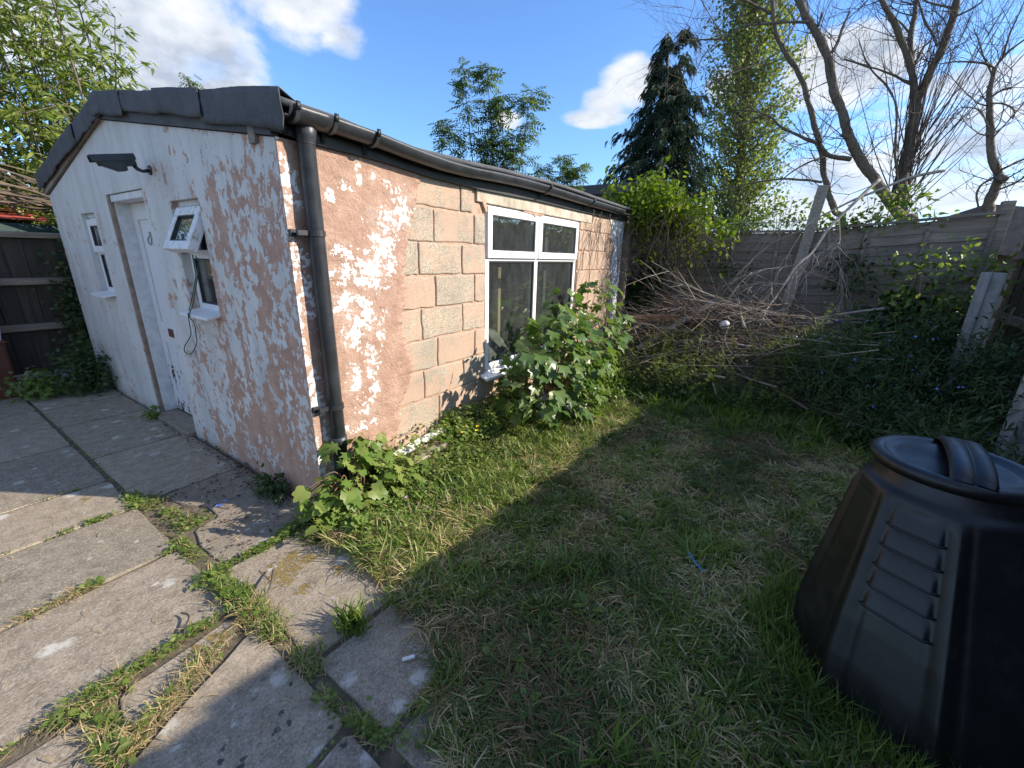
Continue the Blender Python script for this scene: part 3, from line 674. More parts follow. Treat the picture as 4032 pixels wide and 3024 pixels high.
MB().prism([(2.16, 1.897), (2.2, 1.883), (2.33, 1.878), (2.38, 1.858), (2.42, 1.872), (2.52, 1.88), (2.56, 1.897), (2.36, 1.90)], .02, -.018, 'y').build('mortar_blob', M['mortar'], shed, False, .005)
# strip of white paint left on the far end of the long wall
wp = [(4.30, 2.0), (4.36, 1.93), (4.42, 1.86), (4.40, 1.78), (4.50, 1.70), (4.56, 1.62), (4.53, 1.50), (4.50, 1.34), (4.58, 1.22), (4.62, 1.05), (4.60, .9), (4.64, .6), (4.62, .3), (4.66, -.03)]
MB().prism(wp + [(SX, -.03), (SX, 2.0)], .02, -.012, 'y').build('paint_strip', M['trim'], shed, False, .004)

# roof: two sagging sheets of felt, verge strips, fascia, gutter, downpipe
EAVE = [(-.06, 2.150), (.05, 2.145), (.17, 2.142), (.32, 2.135), (.52, 2.108), (.76, 2.108), (1.18, 2.122), (1.67, 2.145), (2.32, 2.170), (3.0, 2.172), (3.8, 2.165), (4.95, 2.165)]
def eave_z(x): return float(np.interp(x, [e[0] for e in EAVE], [e[1] for e in EAVE]))
def ridge_z(x): return 2.50 + .012 * math.sin(x * 2.3)
def sheet(y_e, ze, yr, n=14):
    m = MB(); vs = []; nx = 64
    for i in range(nx + 1):
        x = -.03 + (4.95 + .03) * i / nx
        for j in range(n + 1):
            t = j / n; y = y_e + (yr - y_e) * t
            z = ze(x) * (1 - t) + ridge_z(x) * t + .010 * mnoise.noise((x * 2.1, y * 2.1, 3)) * (1 if 0 < j else .6) + .006 * mnoise.noise((x * 7, y * 5, 9)) * (j > 0)
            vs.append((x, y, z))
    for dz in (0, -.028):
        b = len(m.v); m.v += [(x, y, z + dz) for x, y, z in vs]
    n1 = n + 1; N = len(vs)
    for i in range(nx):
        for j in range(n):
            a = i * n1 + j; m.f += [(a, a + 1, a + n1 + 1, a + n1), (N + a, N + a + n1, N + a + n1 + 1, N + a + 1)]
    for i in range(nx): a = i * n1; m.f.append((a, a + n1, N + a + n1, N + a))
    for j in range(n): m.f += [(j, N + j, N + j + 1, j + 1), (nx * n1 + j, nx * n1 + j + 1, N + nx * n1 + j + 1, N + nx * n1 + j)]
    return m
roof = sheet(-.135, eave_z, 2.2).build('roof_felt', M['felt'], shed, True)
sheet(4.56, lambda x: 2.19 + .01 * math.sin(x * 3), 2.2).build('roof_felt', M['felt'], shed, True)
MB().box(-.02, 4.9, -.10, .12, 2.085, 2.098).box(-.02, 4.9, .14, .20, 2.0, 2.08).build('roof_deck', M['oldwood'], shed)
# felt folded down over the verge, piece by piece, creased and overlapping
def verge_top(y): return (2.163 + (2.525 - 2.163) * (y + .15) / 2.30) if y < 2.15 else 2.525 - (2.525 - 2.19) * (y - 2.15) / 2.35
def verge(y0, y1, drop0, drop1, x, seed, lift=0.0):
    m = MB(); n = 44; k = 6; vs = []
    for i in range(n + 1):
        y = y0 + (y1 - y0) * i / n
        top = verge_top(y) + .012 + .010 * mnoise.noise((y * 2.3, seed, 0)) + lift
        drop = drop0 + (drop1 - drop0) * i / n + .007 * mnoise.noise((y * 3.2, seed, 5))
        for j in range(k + 1):
            t = j / k
            cr_ = y * 5.2 + seed + t * 1.1 + math.sin(y * 3); fold = .012 * mnoise.noise((y * 6.5 + t * 2.2, seed, 7)) * t + .013 * max(0, 1 - abs((cr_ % 1.7) - .5) / .22) * t + .004 * mnoise.noise((y * 22, t * 3, seed))
            vs.append((x - .004 - fold, y, top - drop * t))
        vs.append((x + .09, max(y, -.125), top - .032))
    k2 = k + 2
    order = lambda i, j: i * k2 + (j - 1 if j > 0 else k + 1)
    for i in range(n):
        for j in range(k + 1): m.f.append((order(i, j), order(i, j + 1), order(i + 1, j + 1), order(i + 1, j)))
    m.v = vs
    o = m.build('verge_felt', M['felt'], shed, True)
    s_ = o.modifiers.new('thick', 'SOLIDIFY'); s_.thickness = .003; s_.offset = 1
    return o
verge(-.15, .62, .165, .150, -.034, 1.3); verge(.58, 1.16, .135, .125, -.046, 2.9, .006); verge(1.12, 1.74, .120, .118, -.036, 4.2)
verge(1.70, 2.27, .150, .135, -.044, 6.1, .004); verge(2.12, 2.90, .135, .140, -.036, 8.7); verge(2.86, 3.70, .145, .150, -.046, 11.4, .004); verge(3.66, 4.55, .150, .16, -.036, 13.2)
lo = MB()
for (ya, yb) in ((.0, .70), (.70, 1.45), (1.45, 2.25)): lo.prism([(ya, wall_top(ya) + .005), (yb, wall_top(min(yb, 2.29)) + .005), (yb, wall_top(min(yb, 2.29)) + .075), (ya, wall_top(ya) + .075)], -.018, .02, 'x')
lo.build('lower_felt', M['felt'], shed)
lf = MB(); lf.prism([(2.30, 2.40), (4.46, 2.0), (4.46, 2.09), (2.30, 2.48)], -.02, .02, 'x'); lf.build('barge_board', M['oldwood'], shed)
fz = [(-.02, 2.03), (.2, 2.014), (.55, 2.012), (1.0, 1.99), (1.6, 1.985), (2.4, 2.0), (3.2, 2.0), (4.88, 2.01)]
fm = MB(); vs = []
for x, z in [(q, float(np.interp(q, [a for a, _ in fz], [b_ for _, b_ in fz]))) for q in np.linspace(-.02, 4.88, 50)]:
    vs += [(x, -.034, z), (x, -.034, z + .125), (x, -.012, z), (x, -.012, z + .125)]
fm.v = vs
for i in range(49):
    a = i * 4; c_ = a + 4; fm.f += [(a, a + 1, c_ + 1, c_), (a + 2, c_ + 2, c_ + 3, a + 3), (a, c_, c_ + 2, a + 2), (a + 1, a + 3, c_ + 3, c_ + 1)]
fm.f += [(0, 2, 3, 1), (196, 197, 199, 198)]
fm.build('fascia', M['fascia'], shed)
GUT = [(-.01, 2.128), (.12, 2.127), (.25, 2.126), (.5, 2.118), (.8, 2.096), (1.05, 2.086), (1.3, 2.088), (1.6, 2.104), (2.0, 2.118), (2.4, 2.122), (3.2, 2.118), (4.46, 2.118)]
def gut_z(x): return float(np.interp(x, [a for a, _ in GUT], [b_ for _, b_ in GUT]))
GY, GR = -.100, .058
def half_round(m, xs, r, t=.003):
    nseg = 12; vs = []
    for x in xs:
        for rr in (r, r - t):
            for j in range(nseg + 1):
                a = math.pi + math.pi * j / nseg; vs.append((x, GY + rr * math.cos(a), gut_z(x) + rr * math.sin(a)))
    L = 2 * (nseg + 1); b0 = len(m.v); m.v += vs
    for i in range(len(xs) - 1):
        for j in range(nseg):
            a = b0 + i * L + j; m.f.append((a, a + 1, a + 1 + L, a + L)); c_ = a + nseg + 1; m.f.append((c_, c_ + L, c_ + L + 1, c_ + 1))
        a = b0 + i * L; m.f += [(a, a + L, a + L + nseg + 1, a + nseg + 1), (a + nseg, a + 2 * nseg + 1, a + L + 2 * nseg + 1, a + L + nseg)]
    for i in (0, len(xs) - 1):
        a = b0 + i * L
        for j in range(nseg): m.f.append((a + j, a + j + 1, a + nseg + 2 + j, a + nseg + 1 + j))
    return m
half_round(MB(), list(np.linspace(0.0, 4.46, 70)), GR).build('gutter', M['black'], shed, True)
half_round(MB(), list(np.linspace(0.02, .215, 6)), GR + .007).build('gutter_outlet', M['black'], shed, True)
for bx in (.035, .225, .475, 2.40, 3.4):
    br = half_round(MB(), [bx - .010, bx + .010], GR + .011, .004)
    br.box(bx - .009, bx + .009, GY - GR - .014, GY - GR - .004, gut_z(bx) - .02, gut_z(bx) + .012); br.box(bx - .009, bx + .009, -.046, -.034, gut_z(bx) - .10, gut_z(bx) + .012)
    br.build('gutter_bracket', M['black'], shed, True)
PX, PY = .118, -.060
pm = MB(); pm.tube([(PX, PY - .012, 2.085), (PX, PY - .008, 2.03), (PX, PY, 2.0), (PX - .002, PY, 1.2), (PX - .004, PY, .02)], [.052, .044, .041, .041, .041], 20)
pipe = pm.build('downpipe', M['black'], shed, True)
for z in (1.592, .648):
    c_ = MB(); c_.tube([(PX, PY, z - .014), (PX, PY, z + .014)], .0455, 20); c_.box(PX - .10, PX - .035, PY - .006, PY + .012, z - .012, z + .012); c_.box(PX - .115, PX - .085, -.03, -.006, z - .016, z + .016)
    c_.build('pipe_clip', M['black'], pipe, False)
MB().tube([(PX, PY, 1.995), (PX, PY, 2.0)], .0425, 20).build('pipe_joint', M['seal'], pipe, True)
MB().tube([(PX, PY, .40), (PX, PY, .46)], .0445, 20).build('pipe_socket', M['black'], pipe, True)

# big window in the long wall
def framebox(m, x0, x1, z0, z1, w, ya, yb):
    m.box(x0, x0 + w, ya, yb, z0, z1); m.box(x1 - w, x1, ya, yb, z0, z1); m.box(x0 + w, x1 - w, ya, yb, z0, z0 + w); m.box(x0 + w, x1 - w, ya, yb, z1 - w, z1); return m
bw = empty('window', (0, 0, 0)); bw.parent = shed
FX0, FX1, FZ0, FZ1 = 1.642, 3.385, .52, 1.896
fr = framebox(MB(), FX0, FX1, FZ0, FZ1, .055, .012, .075); fr.box(2.448, 2.508, .013, .074, FZ0 + .055, FZ1 - .055); fr.box(FX0 + .055, 2.448, .013, .074, 1.462, 1.525); fr.box(2.508, FX1 - .055, .013, .074, 1.462, 1.525)
fr.build('window_frame', M['upvc'], bw, False, .004)
for (a, b_) in ((1.652, 2.47), (2.486, 3.372)):
    s_ = framebox(MB(), a, b_, 1.486, 1.885, .062, -.012, .011); s_.build('sash', M['upvc'], bw, False, .006)
    framebox(MB(), a + .062, b_ - .062, 1.548, 1.823, .008, -.004, .012).build('gasket', M['seal'], bw)
    MB().box(a + .066, b_ - .066, .002, .008, 1.552, 1.819).build('pane', M['glass'], bw)
for (a, b_) in ((FX0 + .055, 2.448), (2.508, FX1 - .055)):
    framebox(MB(), a, b_, FZ0 + .055, 1.462, .012, .020, .040).build('gasket', M['seal'], bw)
    MB().box(a + .004, b_ - .004, .030, .036, FZ0 + .059, 1.458).build('pane', M['glass'], bw)
sm = MB(); sm.prism([(-.075, .445), (-.075, .470), (.03, .512), (.03, .49)], 1.56, 3.44, 'x'); sm.build('window_sill', M['upvc'], shed, False, .006)
MB().box(3.386, 3.42, .03, .12, .5, 1.9).build('reveal', M['concrete'], shed)

# door in the gable
dr = empty('door', (0, 0, 0)); dr.parent = shed
df = MB(); df.box(.03, .135, 2.575, 2.628, .03, 1.90); df.box(.03, .135, 1.819, 1.86, .03, 1.90); df.box(.012, .135, 1.86, 2.575, 1.85, 1.90)
df.build('door_frame', M['trim'], dr, False, .004)
MB().box(.004, .03, 2.585, 2.629, .0, 1.885).build('bare_jamb', M['barefr'], dr)
MB().box(.135, .175, 1.84, 2.59, .03, 1.86).build('door_leaf', M['door'], dr)
st = MB()
for (a, b_) in ((1.862, 1.955), (2.475, 2.572)): st.box(.122, .136, a, b_, .04, 1.848)
for (a, b_) in ((.04, .22), (.69, .88), (1.72, 1.848)): st.box(.1225, .1355, 1.955, 2.475, a, b_)
st.box(.123, .135, 2.17, 2.26, .22, .69)
st.build('rail', M['door'], dr, False, .005)
pn = MB()
for (a, b_, c_, d_) in ((1.985, 2.145, .25, .66), (2.285, 2.445, .25, .66), (1.985, 2.445, .91, 1.69)): pn.box(.129, .1365, a, b_, c_, d_)
pn.build('panel', M['door'], dr, False, .006)
MB().box(.112, .122, 2.13, 2.32, .765, .835).build('letter_plate', M['rust'], dr, False, .003)
kn = MB(); kn.tube(spline([(.115, 2.20, 1.60), (.10, 2.18, 1.565), (.10, 2.20, 1.53), (.10, 2.235, 1.53), (.10, 2.255, 1.565), (.115, 2.235, 1.60)], 3), .006, 6); kn.box(.108, .1225, 2.195, 2.24, 1.585, 1.625)
kn.build('door_knocker', M['post'], dr, True)
MB().box(-.055, .13, 1.83, 2.62, -.03, .028).build('doorstep', M['slab'], shed, False, .008)
# narrow windows each side of the door
def small_window(y0, y1, z0, z1, open_top):
    wn = empty('window', (0, 0, 0)); wn.parent = shed
    fr = MB(); xa, xb = .048, .11
    def fb(m, ya, yb, za, zb, wd, x0, x1): m.box(x0, x1, ya, ya + wd, za, zb); m.box(x0, x1, yb - wd, yb, za, zb); m.box(x0, x1, ya + wd, yb - wd, za, za + wd); m.box(x0, x1, ya + wd, yb - wd, zb - wd, zb); return m
    zt = z0 + (z1 - z0) * .50
    fb(fr, y0 + .004, y1 - .004, z0 + .01, z1 - .035, .045, xa, xb); fr.box(xa, xb, y0 + .049, y1 - .049, zt, zt + .055)
    fr.build('window_frame', M['upvc'], wn, False, .004)
    MB().box(xa - .006, xb, y0 + .003, y1 - .003, z1 - .033, z1 - .002).build('head_board', M['trim'], wn)
    fb(MB(), y0 + .049, y1 - .049, z0 + .055, zt, .01, xa + .006, xa + .03).build('gasket', M['seal'], wn)
    MB().box(xa + .016, xa + .022, y0 + .052, y1 - .052, z0 + .058, zt - .003).build('pane', M['glass'], wn)
    a, b_, za, zb = y0 + .022, y1 - .022, zt + .018, z1 - .05
    H = zb - za
    sash = empty('sash', (xa, 0, zb)); sash.parent = wn
    mat = M['upvcg'] if open_top else M['upvc']
    fb(MB(), a, b_, -H, 0, .058, -.03, .028).build('sash_frame', mat, sash, False, .006)
    fb(MB(), a + .058, b_ - .058, -H + .058, -.058, .008, -.024, .0).build('gasket', M['seal'], sash)
    MB().box(-.012, -.006, a + .06, b_ - .06, -H + .06, -.06).build('pane', M['glass'], sash)
    if open_top: sash.rotation_euler = (0, R(25), 0)
    sl_ = MB(); sl_.prism([(-.085, z0 - .022), (-.085, z0 - .002), (.05, z0 + .022), (.05, z0 + .004)], 0, 1, 'y')
    sl_.v = [(x, (y0 - .015 if y < .5 else y1 - .02), z) for x, y, z in sl_.v]
    sl_.build('window_sill', M['upvc'], wn, False, .004)
small_window(.936, 1.365, 1.085, 1.80, True); small_window(3.064, 3.472, 1.075, 1.79, False)
# ------------------------------------------------------------------ things on and in the shed
cc = empty('security_camera', (0, 0, 0), 'black bullet security camera on white gable above the door', 'camera')
bm_ = MB()
ax0, ax1 = Vector((-.078, 1.572, 2.040)), Vector((-.285, 1.585, 1.995)); dd = (ax1 - ax0).normalized(); sd = dd.cross(Vector((0, 0, 1))).normalized(); uu = sd.cross(dd)
def loft(m, secs, a, d, s, u):
    n = len(secs[0][1]); b = len(m.v)
    for t, pl_ in secs: m.v += [tuple(a + d * t + s * p[0] + u * p[1]) for p in pl_]
    for i in range(len(secs) - 1):
        for j in range(n): m.f.append((b + i * n + j, b + i * n + (j + 1) % n, b + (i + 1) * n + (j + 1) % n, b + (i + 1) * n + j))
    m.f.append(tuple(b + j for j in range(n))[::-1]); m.f.append(tuple(b + (len(secs) - 1) * n + j for j in range(n)))
    return m
bod = [(-.030, .030), (.030, .030), (.036, .010), (.034, -.030), (-.034, -.030), (-.036, .010)]
loft(MB(), [(0.0, [(x, max(z, -.028)) for x, z in bod]), (.055, [(x, max(z, -.028)) for x, z in bod]), (.06, [(x, z * 1.0 if z > 0 else -.055 if z < -.02 else z) for x, z in bod]), (.10, [(x, z if z > 0 else -.055 if z < -.02 else z) for x, z in bod]), (.165, [(x * .95, z if z > 0 else -.022 if z < -.02 else z * .8) for x, z in bod]), (.185, [(x * .9, z * .8 if z > 0 else -.015 if z < -.02 else z * .8) for x, z in bod])], ax0, dd, sd, uu).build('housing', M['black'], cc, False, .005)
shd = [(-.040, .004), (-.038, .030), (-.026, .042), (.026, .042), (.038, .030), (.040, .004), (.036, .004), (.034, .028), (.024, .037), (-.024, .037), (-.034, .028), (-.036, .004)]
loft(MB(), [(-.006, shd), (.215, shd)], ax0, dd, sd, uu).build('sunshield', M['black'], cc, False)
MB().tube([tuple(ax0 + dd * .178), tuple(ax0 + dd * .188)], .021, 16).build('lens', M['seal'], cc, True)
MB().tube([(-.006, 1.575, 1.995), (-.045, 1.574, 1.985), (-.070, 1.573, 1.995), (-.082, 1.572, 2.012)], [.012, .010, .012, .013], 10).build('arm', M['black'], cc, True)
MB().tube([(-.0005, 1.575, 1.998), (-.011, 1.575, 1.998)], [.031, .028], 18).build('mounting_plate', M['black'], cc, False)

cd = MB()
c1 = [(-.08, .955, 1.468), (-.035, 1.084, 1.38), (-.022, 1.149, 1.302), (-.035, 1.321, 1.091), (-.093, 1.17, 1.09), (-.07, 1.253, 1.035), (-.03, 1.382, .941), (-.02, 1.439, .894), (-.018, 1.591, .801), (-.018, 1.619, .756), (-.018, 1.563, .743), (-.018, 1.473, .769), (-.018, 1.36, .849), (-.02, 1.332, .907), (-.03, 1.293, 1.004), (-.093, 1.157, 1.08), (-.03, 1.223, 1.165), (-.03, 1.034, 1.401), (-.065, .955, 1.462)]
cd.tube(spline(c1, 5), .0032, 6)
tag(cd.build('cord', M['cord'], None, True), 'green cord hanging in a loop from the open window by the door', 'cord')
ti = MB().beam((2.49, .50, .03), (2.49, .50, 1.39), .075, .05, (1, 0, 0)); tag(ti.build('timber_post', M['timber'], None, False, .003), 'pale sawn timber standing upright inside the big window', 'timber')
bagm = MB(); r0 = random.Random(4); pts = []
for i in range(9):
    for j in range(14):
        ph = math.pi * i / 8; th = 2 * math.pi * j / 14; rr = 1 + .25 * mnoise.noise((math.cos(th) * 2, math.sin(th) * 2, ph * 2))
        pts.append((2.35 + .32 * rr * math.sin(ph) * math.cos(th), .55 + .25 * rr * math.sin(ph) * math.sin(th), .03 + max(0, .34 + .36 * rr * math.cos(ph))))
bagm.v = pts; bagm.f = [(i * 14 + j, i * 14 + (j + 1) % 14, (i + 1) * 14 + (j + 1) % 14, (i + 1) * 14 + j) for i in range(8) for j in range(14)]
tag(bagm.build('rubble_sack', M['oldwood'], None, True), 'crumpled brown sack lying inside the shed behind the window', 'sack')

# ------------------------------------------------------------------ boards and litter along the wall
def plank(name, a, b, wy, wz, mat, label, cat='plank', up=(0, 0, 1)):
    return tag(MB().beam(a, b, wy, wz, up).build(name, mat, None, False, .003), label, cat)
plank('white_board', (.36, -.085, .165), (1.10, -.045, .185), .055, .022, M['whiteboard'], 'white painted board lying along the wall among the weeds', 'board', (0, -.5, 1))
plank('grey_plank', (.50, -.185, .125), (.90, -.165, .14), .075, .022, M['oldwood'], 'short grey weathered plank beside the white board', 'plank')
plank('grey_batten', (.08, -.285, .05), (.30, -.245, .06), .035, .022, M['oldwood'], 'narrow grey batten poking out below the leafy corner bush', 'batten')
plank('broken_plank', (1.52, -.12, .16), (1.95, -.05, .20), .10, .025, M['oldwood'], 'cracked grey plank lying on the mound below the window', 'plank')
plank('cut_plank', (2.0, -.25, .20), (2.30, -.14, .22), .09, .03, M['oldwood'], 'stub of grey plank under the sycamore bush', 'plank')
N = 260
px = rng.uniform(.45, 1.6, N); py = rng.uniform(-.36, -.02, N)
V, F = [], []
rub = MB()
def mound(x, y): return 0.10 * np.exp(-((np.asarray(y) + .08) / .20) ** 2) * np.clip((np.asarray(x) - .15) / .3, 0, 1) * np.clip((3.2 - np.asarray(x)) / .8, 0, 1)
for x, y in zip(px, py):
    s_ = random.uniform(.008, .032); z = float(lawn_z(x, y) + mound(x, y)); b = len(rub.v); q = [random.uniform(.6, 1.2) * s_ for _ in range(8)]
    a = random.uniform(0, 6.3); c_, sn = math.cos(a), math.sin(a); vs = []
    for k, (i, j, l) in enumerate(((-1, -1, 0), (1, -1, 0), (1, 1, 0), (-1, 1, 0), (-1, -1, 1), (1, -1, 1), (1, 1, 1), (-1, 1, 1))):
        X, Y = i * q[k], j * q[k] * .7; vs.append((x + X * c_ - Y * sn, y + X * sn + Y * c_, z - .006 + l * q[k] * .9))
    rub.add(vs, [(0, 3, 2, 1), (4, 5, 6, 7), (0, 1, 5, 4), (1, 2, 6, 5), (2, 3, 7, 6), (3, 0, 4, 7)])
tag(rub.build('rubble', M['rubble'], None), 'broken bits of pink render lying along the wall', 'rubble', kind='stuff')
mm = MB(); nx_, ny_ = 60, 14; vs = []
for i in range(nx_ + 1):
    for j in range(ny_ + 1):
        x = .05 + 3.2 * i / nx_; y = -.62 + .63 * j / ny_; vs.append((x, y, float(lawn_z(x, y) + mound(x, y)) + .008 * mnoise.noise((x * 9, y * 9, 1)) - .004))
mm.v = vs; mm.f = [(i * (ny_ + 1) + j, (i + 1) * (ny_ + 1) + j, (i + 1) * (ny_ + 1) + j + 1, i * (ny_ + 1) + j + 1) for i in range(nx_) for j in range(ny_)]
tag(mm.build('soil_bank', M['soil'], None, True), kind='structure')
def crumple(name, c, rx, ry, rz, mat, label, cat, seed):
    m = MB(); n, k = 18, 9; vs = []
    for i in range(k + 1):
        ph = math.pi * i / k
        for j in range(n):
            th = 2 * math.pi * j / n; d = Vector((math.sin(ph) * math.cos(th), math.sin(ph) * math.sin(th), math.cos(ph)))
            rr = 1 + .55 * mnoise.noise(d * 2.2 + Vector((seed, 0, 0))) + .25 * mnoise.noise(d * 6 + Vector((0, seed, 0)))
            vs.append((c[0] + rx * d.x * rr, c[1] + ry * d.y * rr, max(c[2] + rz * d.z * rr, .01)))
    m.v = vs; m.f = [(i * n + j, i * n + (j + 1) % n, (i + 1) * n + (j + 1) % n, (i + 1) * n + j) for i in range(k) for j in range(n)]
    return tag(m.build(name, mat, None, False), label, cat)
crumple('plastic_bag', (2.13, -.33, .13), .085, .06, .12, M['plasticbag'], 'crumpled white plastic bag under the left of the sycamore', 'bag', 1.0)
crumple('plastic_sheet', (2.28, -.62, .09), .13, .09, .08, M['plasticbag'], 'clear plastic sheeting in the grass before the sycamore', 'plastic sheet', 5.0)
tw = MB().tube(spline([(.845, -1.94, .045), (.81, -1.955, .055), (.775, -1.98, .05), (.75, -2.01, .045), (.735, -2.03, .04), (.745, -2.035, .045)], 4), .004, 6); tag(tw.build('twine', M['blue'], None, True), 'bright blue bit of twine on the shaded lawn', 'twine')
MBs = MB().tube([(-.41, -1.155, .012), (-.375, -1.185, .016)], .007, 6); tag(MBs.build('peeled_stick', M['whiteboard'], None), 'short peeled white stick on the paving edge', 'stick')
MBs = MB().tube([(-.365, -1.19, .018), (-.34, -1.25, .015), (-.31, -1.32, .016)], .008, 6); tag(MBs.build('brown_stick', M['deadwood'], None), 'pale brown stick touching the peeled white one', 'stick')
MBs = MB().tube(spline([(-.575, -.42, .02), (-.54, -.42, .03), (-.51, -.40, .05), (-.46, -.31, .03), (-.445, -.29, .025)], 3), .004, 5).tube([(-.51, -.40, .05), (-.53, -.36, .10), (-.54, -.37, .12)], .003, 5); tag(MBs.build('twig', M['twigdark'], None), 'dark forked twig on the mossy slab', 'twig')
MBs = MB().tube(spline([(-.80, -.22, .014), (-.79, -.27, .022), (-.81, -.31, .022), (-.845, -.33, .014)], 4), [.004] * 13, 5); tag(MBs.build('twig', M['twigdark'], None), 'curled dark twig beside the grass strip between slabs', 'twig')

# ------------------------------------------------------------------ compost bin
bn = empty('compost_bin', (.56, -2.78, 0), 'black plastic compost bin with round lid on shaded lawn', 'compost bin')
def bin_c(z): t = min(z / .87, 1.0); return .56 + .12 * t, -2.78 + .08 * t
RZ = [(-.02, .335), (0, .345), (.02, .352), (.12, .360), (.2, .357), (.35, .328), (.5, .292), (.65, .258), (.745, .236), (.775, .226), (.792, .205), (.80, .198), (.845, .192)]
def bin_r(z): return float(np.interp(z, [a for a, _ in RZ], [b_ for _, b_ in RZ]))
def bin_rt(th, z):
    """Radius of the bin: eight flat panels with raised corner ridges, louvres pressed into two of the panels."""
    dg = math.degrees(th) % 360; ph = ((dg - 130) % 45) / 45.0; e = min(ph, 1 - ph)
    k = float(np.clip((z - .02) / .06, 0, 1) * np.clip((.785 - z) / .05, 0, 1))
    flat = math.cos(math.pi / 8) / math.cos((ph - .5) * math.pi / 4) * 1.035
    ridge = math.exp(-(e / .07) ** 2); groove = math.exp(-((e - .15) / .05) ** 2)
    r = bin_r(z) * ((1 - k) + k * (flat + .014 * ridge - .016 * groove))
    for a in (130, 40):
        t = ((dg - a) % 360) / 45
        if .14 < t < .86 and .405 < z < .745:
            u = ((.745 - z) / .068) % 1.0; ends = min(1, (t - .14) / .05, (.86 - t) / .05)
            r += .016 * ends * (u ** .8 if u < .78 else max(0, (1 - u) / .22) - .55 * math.sin((u - .78) / .22 * math.pi))
    return r
zs = [-.02, 0, .012, .02, .05, .08, .12, .16, .2] + list(np.linspace(.23, .74, 100)) + [.745, .755, .765, .775, .784, .792, .80, .845]
m = MB(); n = 288
for z in zs:
    cx, cy = bin_c(z)
    for j in range(n):
        th = 2 * math.pi * j / n; r = bin_rt(th, z); m.v.append((cx + r * math.cos(th) - .56, cy + r * math.sin(th) + 2.78, z))
m.f = [(i * n + j, i * n + (j + 1) % n, (i + 1) * n + (j + 1) % n, (i + 1) * n + j) for i in range(len(zs) - 1) for j in range(n)]
m.build('body', M['binp'], bn, True)
for k in range(2):
    a0, a1 = (135, 170) if k == 0 else (135 - 90, 170 - 90)
    for i in range(5):
        z = .745 - (i + .80) * .068; pts = []
        for j in range(15):
            th = R(a0 + (a1 - a0) * j / 14); zz = z; cx, cy = bin_c(zz); r = bin_rt(th, zz) - .001
            pts.append((cx + r * math.cos(th) - .56, cy + r * math.sin(th) + 2.78, zz))
        MB().tube(pts, [.003] + [.0045] * 13 + [.003], 8).build('rib', M['binp'], bn, True)
lz = [(.172, .838), (.196, .838), (.207, .843), (.214, .855), (.214, .870), (.207, .880), (.192, .885), (.176, .880), (.160, .868), (.14, .868), (.10, .872), (.05, .876), (.0, .878)]
m = MB(); n = 120; LC = (.68 - .56, -2.70 + 2.78)
for r, z in lz:
    for j in range(n):
        th = 2 * math.pi * j / n
        up = 0.028 * max(0, math.cos(th * 1.0 - R(20))) ** 2 * max(0, 1 - abs(r - .09) / .08) if r < .165 else 0
        m.v.append((LC[0] + r * math.cos(th), LC[1] + r * math.sin(th), z + up))
m.f = [(i * n + j, i * n + (j + 1) % n, (i + 1) * n + (j + 1) % n, (i + 1) * n + j) for i in range(len(lz) - 1) for j in range(n)]
lid = m.build('lid', M['binp'], bn, True)
hd = MB(); prof = []
K = 30
for i in range(K + 1):
    t = -1 + 2 * i / K; x = .205 * t; z = .880 + .050 * (1 - t * t) ** .6
    for (dy, dz) in ((-.052, -.011), (-.050, -.004), (-.042, .004), (-.008, .006), (-.005, .001), (.0, .001), (.003, .006), (.042, .004), (.050, -.004), (.052, -.011)): hd.v.append((LC[0] + x * .97 + dy * .1, LC[1] + dy - x * .10 - .02, z + dz))
hd.f = [(i * 10 + j, i * 10 + j + 1, (i + 1) * 10 + j + 1, (i + 1) * 10 + j) for i in range(K) for j in range(9)] + [tuple(range(10)), tuple(range(K * 10, K * 10 + 10))[::-1]]
hn = hd.build('handle', M['binp'], bn, True)
hn.parent = lid

# ------------------------------------------------------------------ fences
# back fence: two lap panels; every slat is a piece of its own
def slat_mesh(L, h):
    m = MB(); n = 12; vs = []
    for i in range(n + 1):
        y = -L * i / n; w_ = .006 * math.sin(i * 1.7) + .004 * math.sin(i * .9 + 2)
        vs += [(0, y, 0 + w_), (-.020, y, 0 + w_), (-.004, y, h), (.004, y, h)]
    m.v = vs
    for i in range(n):
        a = i * 4; b = a + 4; m.f += [(a, b, b + 1, a + 1), (a + 1, b + 1, b + 2, a + 2), (a + 2, b + 2, b + 3, a + 3), (a + 3, b + 3, b, a)]
    m.f += [(0, 1, 2, 3), (n * 4 + 3, n * 4 + 2, n * 4 + 1, n * 4)]
    return m.mesh('slat')
def lap_panel(name, y0, L, X, ztop, label, tilt=0.0, nsl=15, h=.135, batt=(0, .33, .66, 1)):
    p = empty(name, (X, y0, 0), label, 'fence', 'lap fence panels along the back'); me = slat_mesh(L, h)
    me.materials.append(M['slat'])
    zb = ztop - .06 - (nsl) * .118
    for k in range(nsl):
        o = link('slat', me, None, p); o.location = (-.004 * (k % 2) + random.uniform(-.003, .003), 0, zb + k * .118); o.rotation_euler = (tilt + random.uniform(-.004, .004), 0, 0)
    for t in batt:
        y = -L * t + (.02 if t == 0 else -.02 if t == 1 else 0); dzt = tilt * 0
        MB().box(-.045, -.012, y - .02, y + .02, max(zb, -.05), ztop - .03 + math.tan(-tilt) * L * t * 0).build('batten', M['slat'], p, False, .003).rotation_euler = (0, 0, 0)
    cb = MB().beam((-.02, .02, ztop - .02), (-.02, -L - .02, ztop - .02 + math.tan(tilt) * -L), .075, .03); cb.build('capping_rail', M['slat'], p, False, .003)
    return p
lap_panel('lap_fence', 1.25, 1.80, 6.02, 1.93, 'lap fence panel half hidden behind the hanging dead creeper', 0.0)
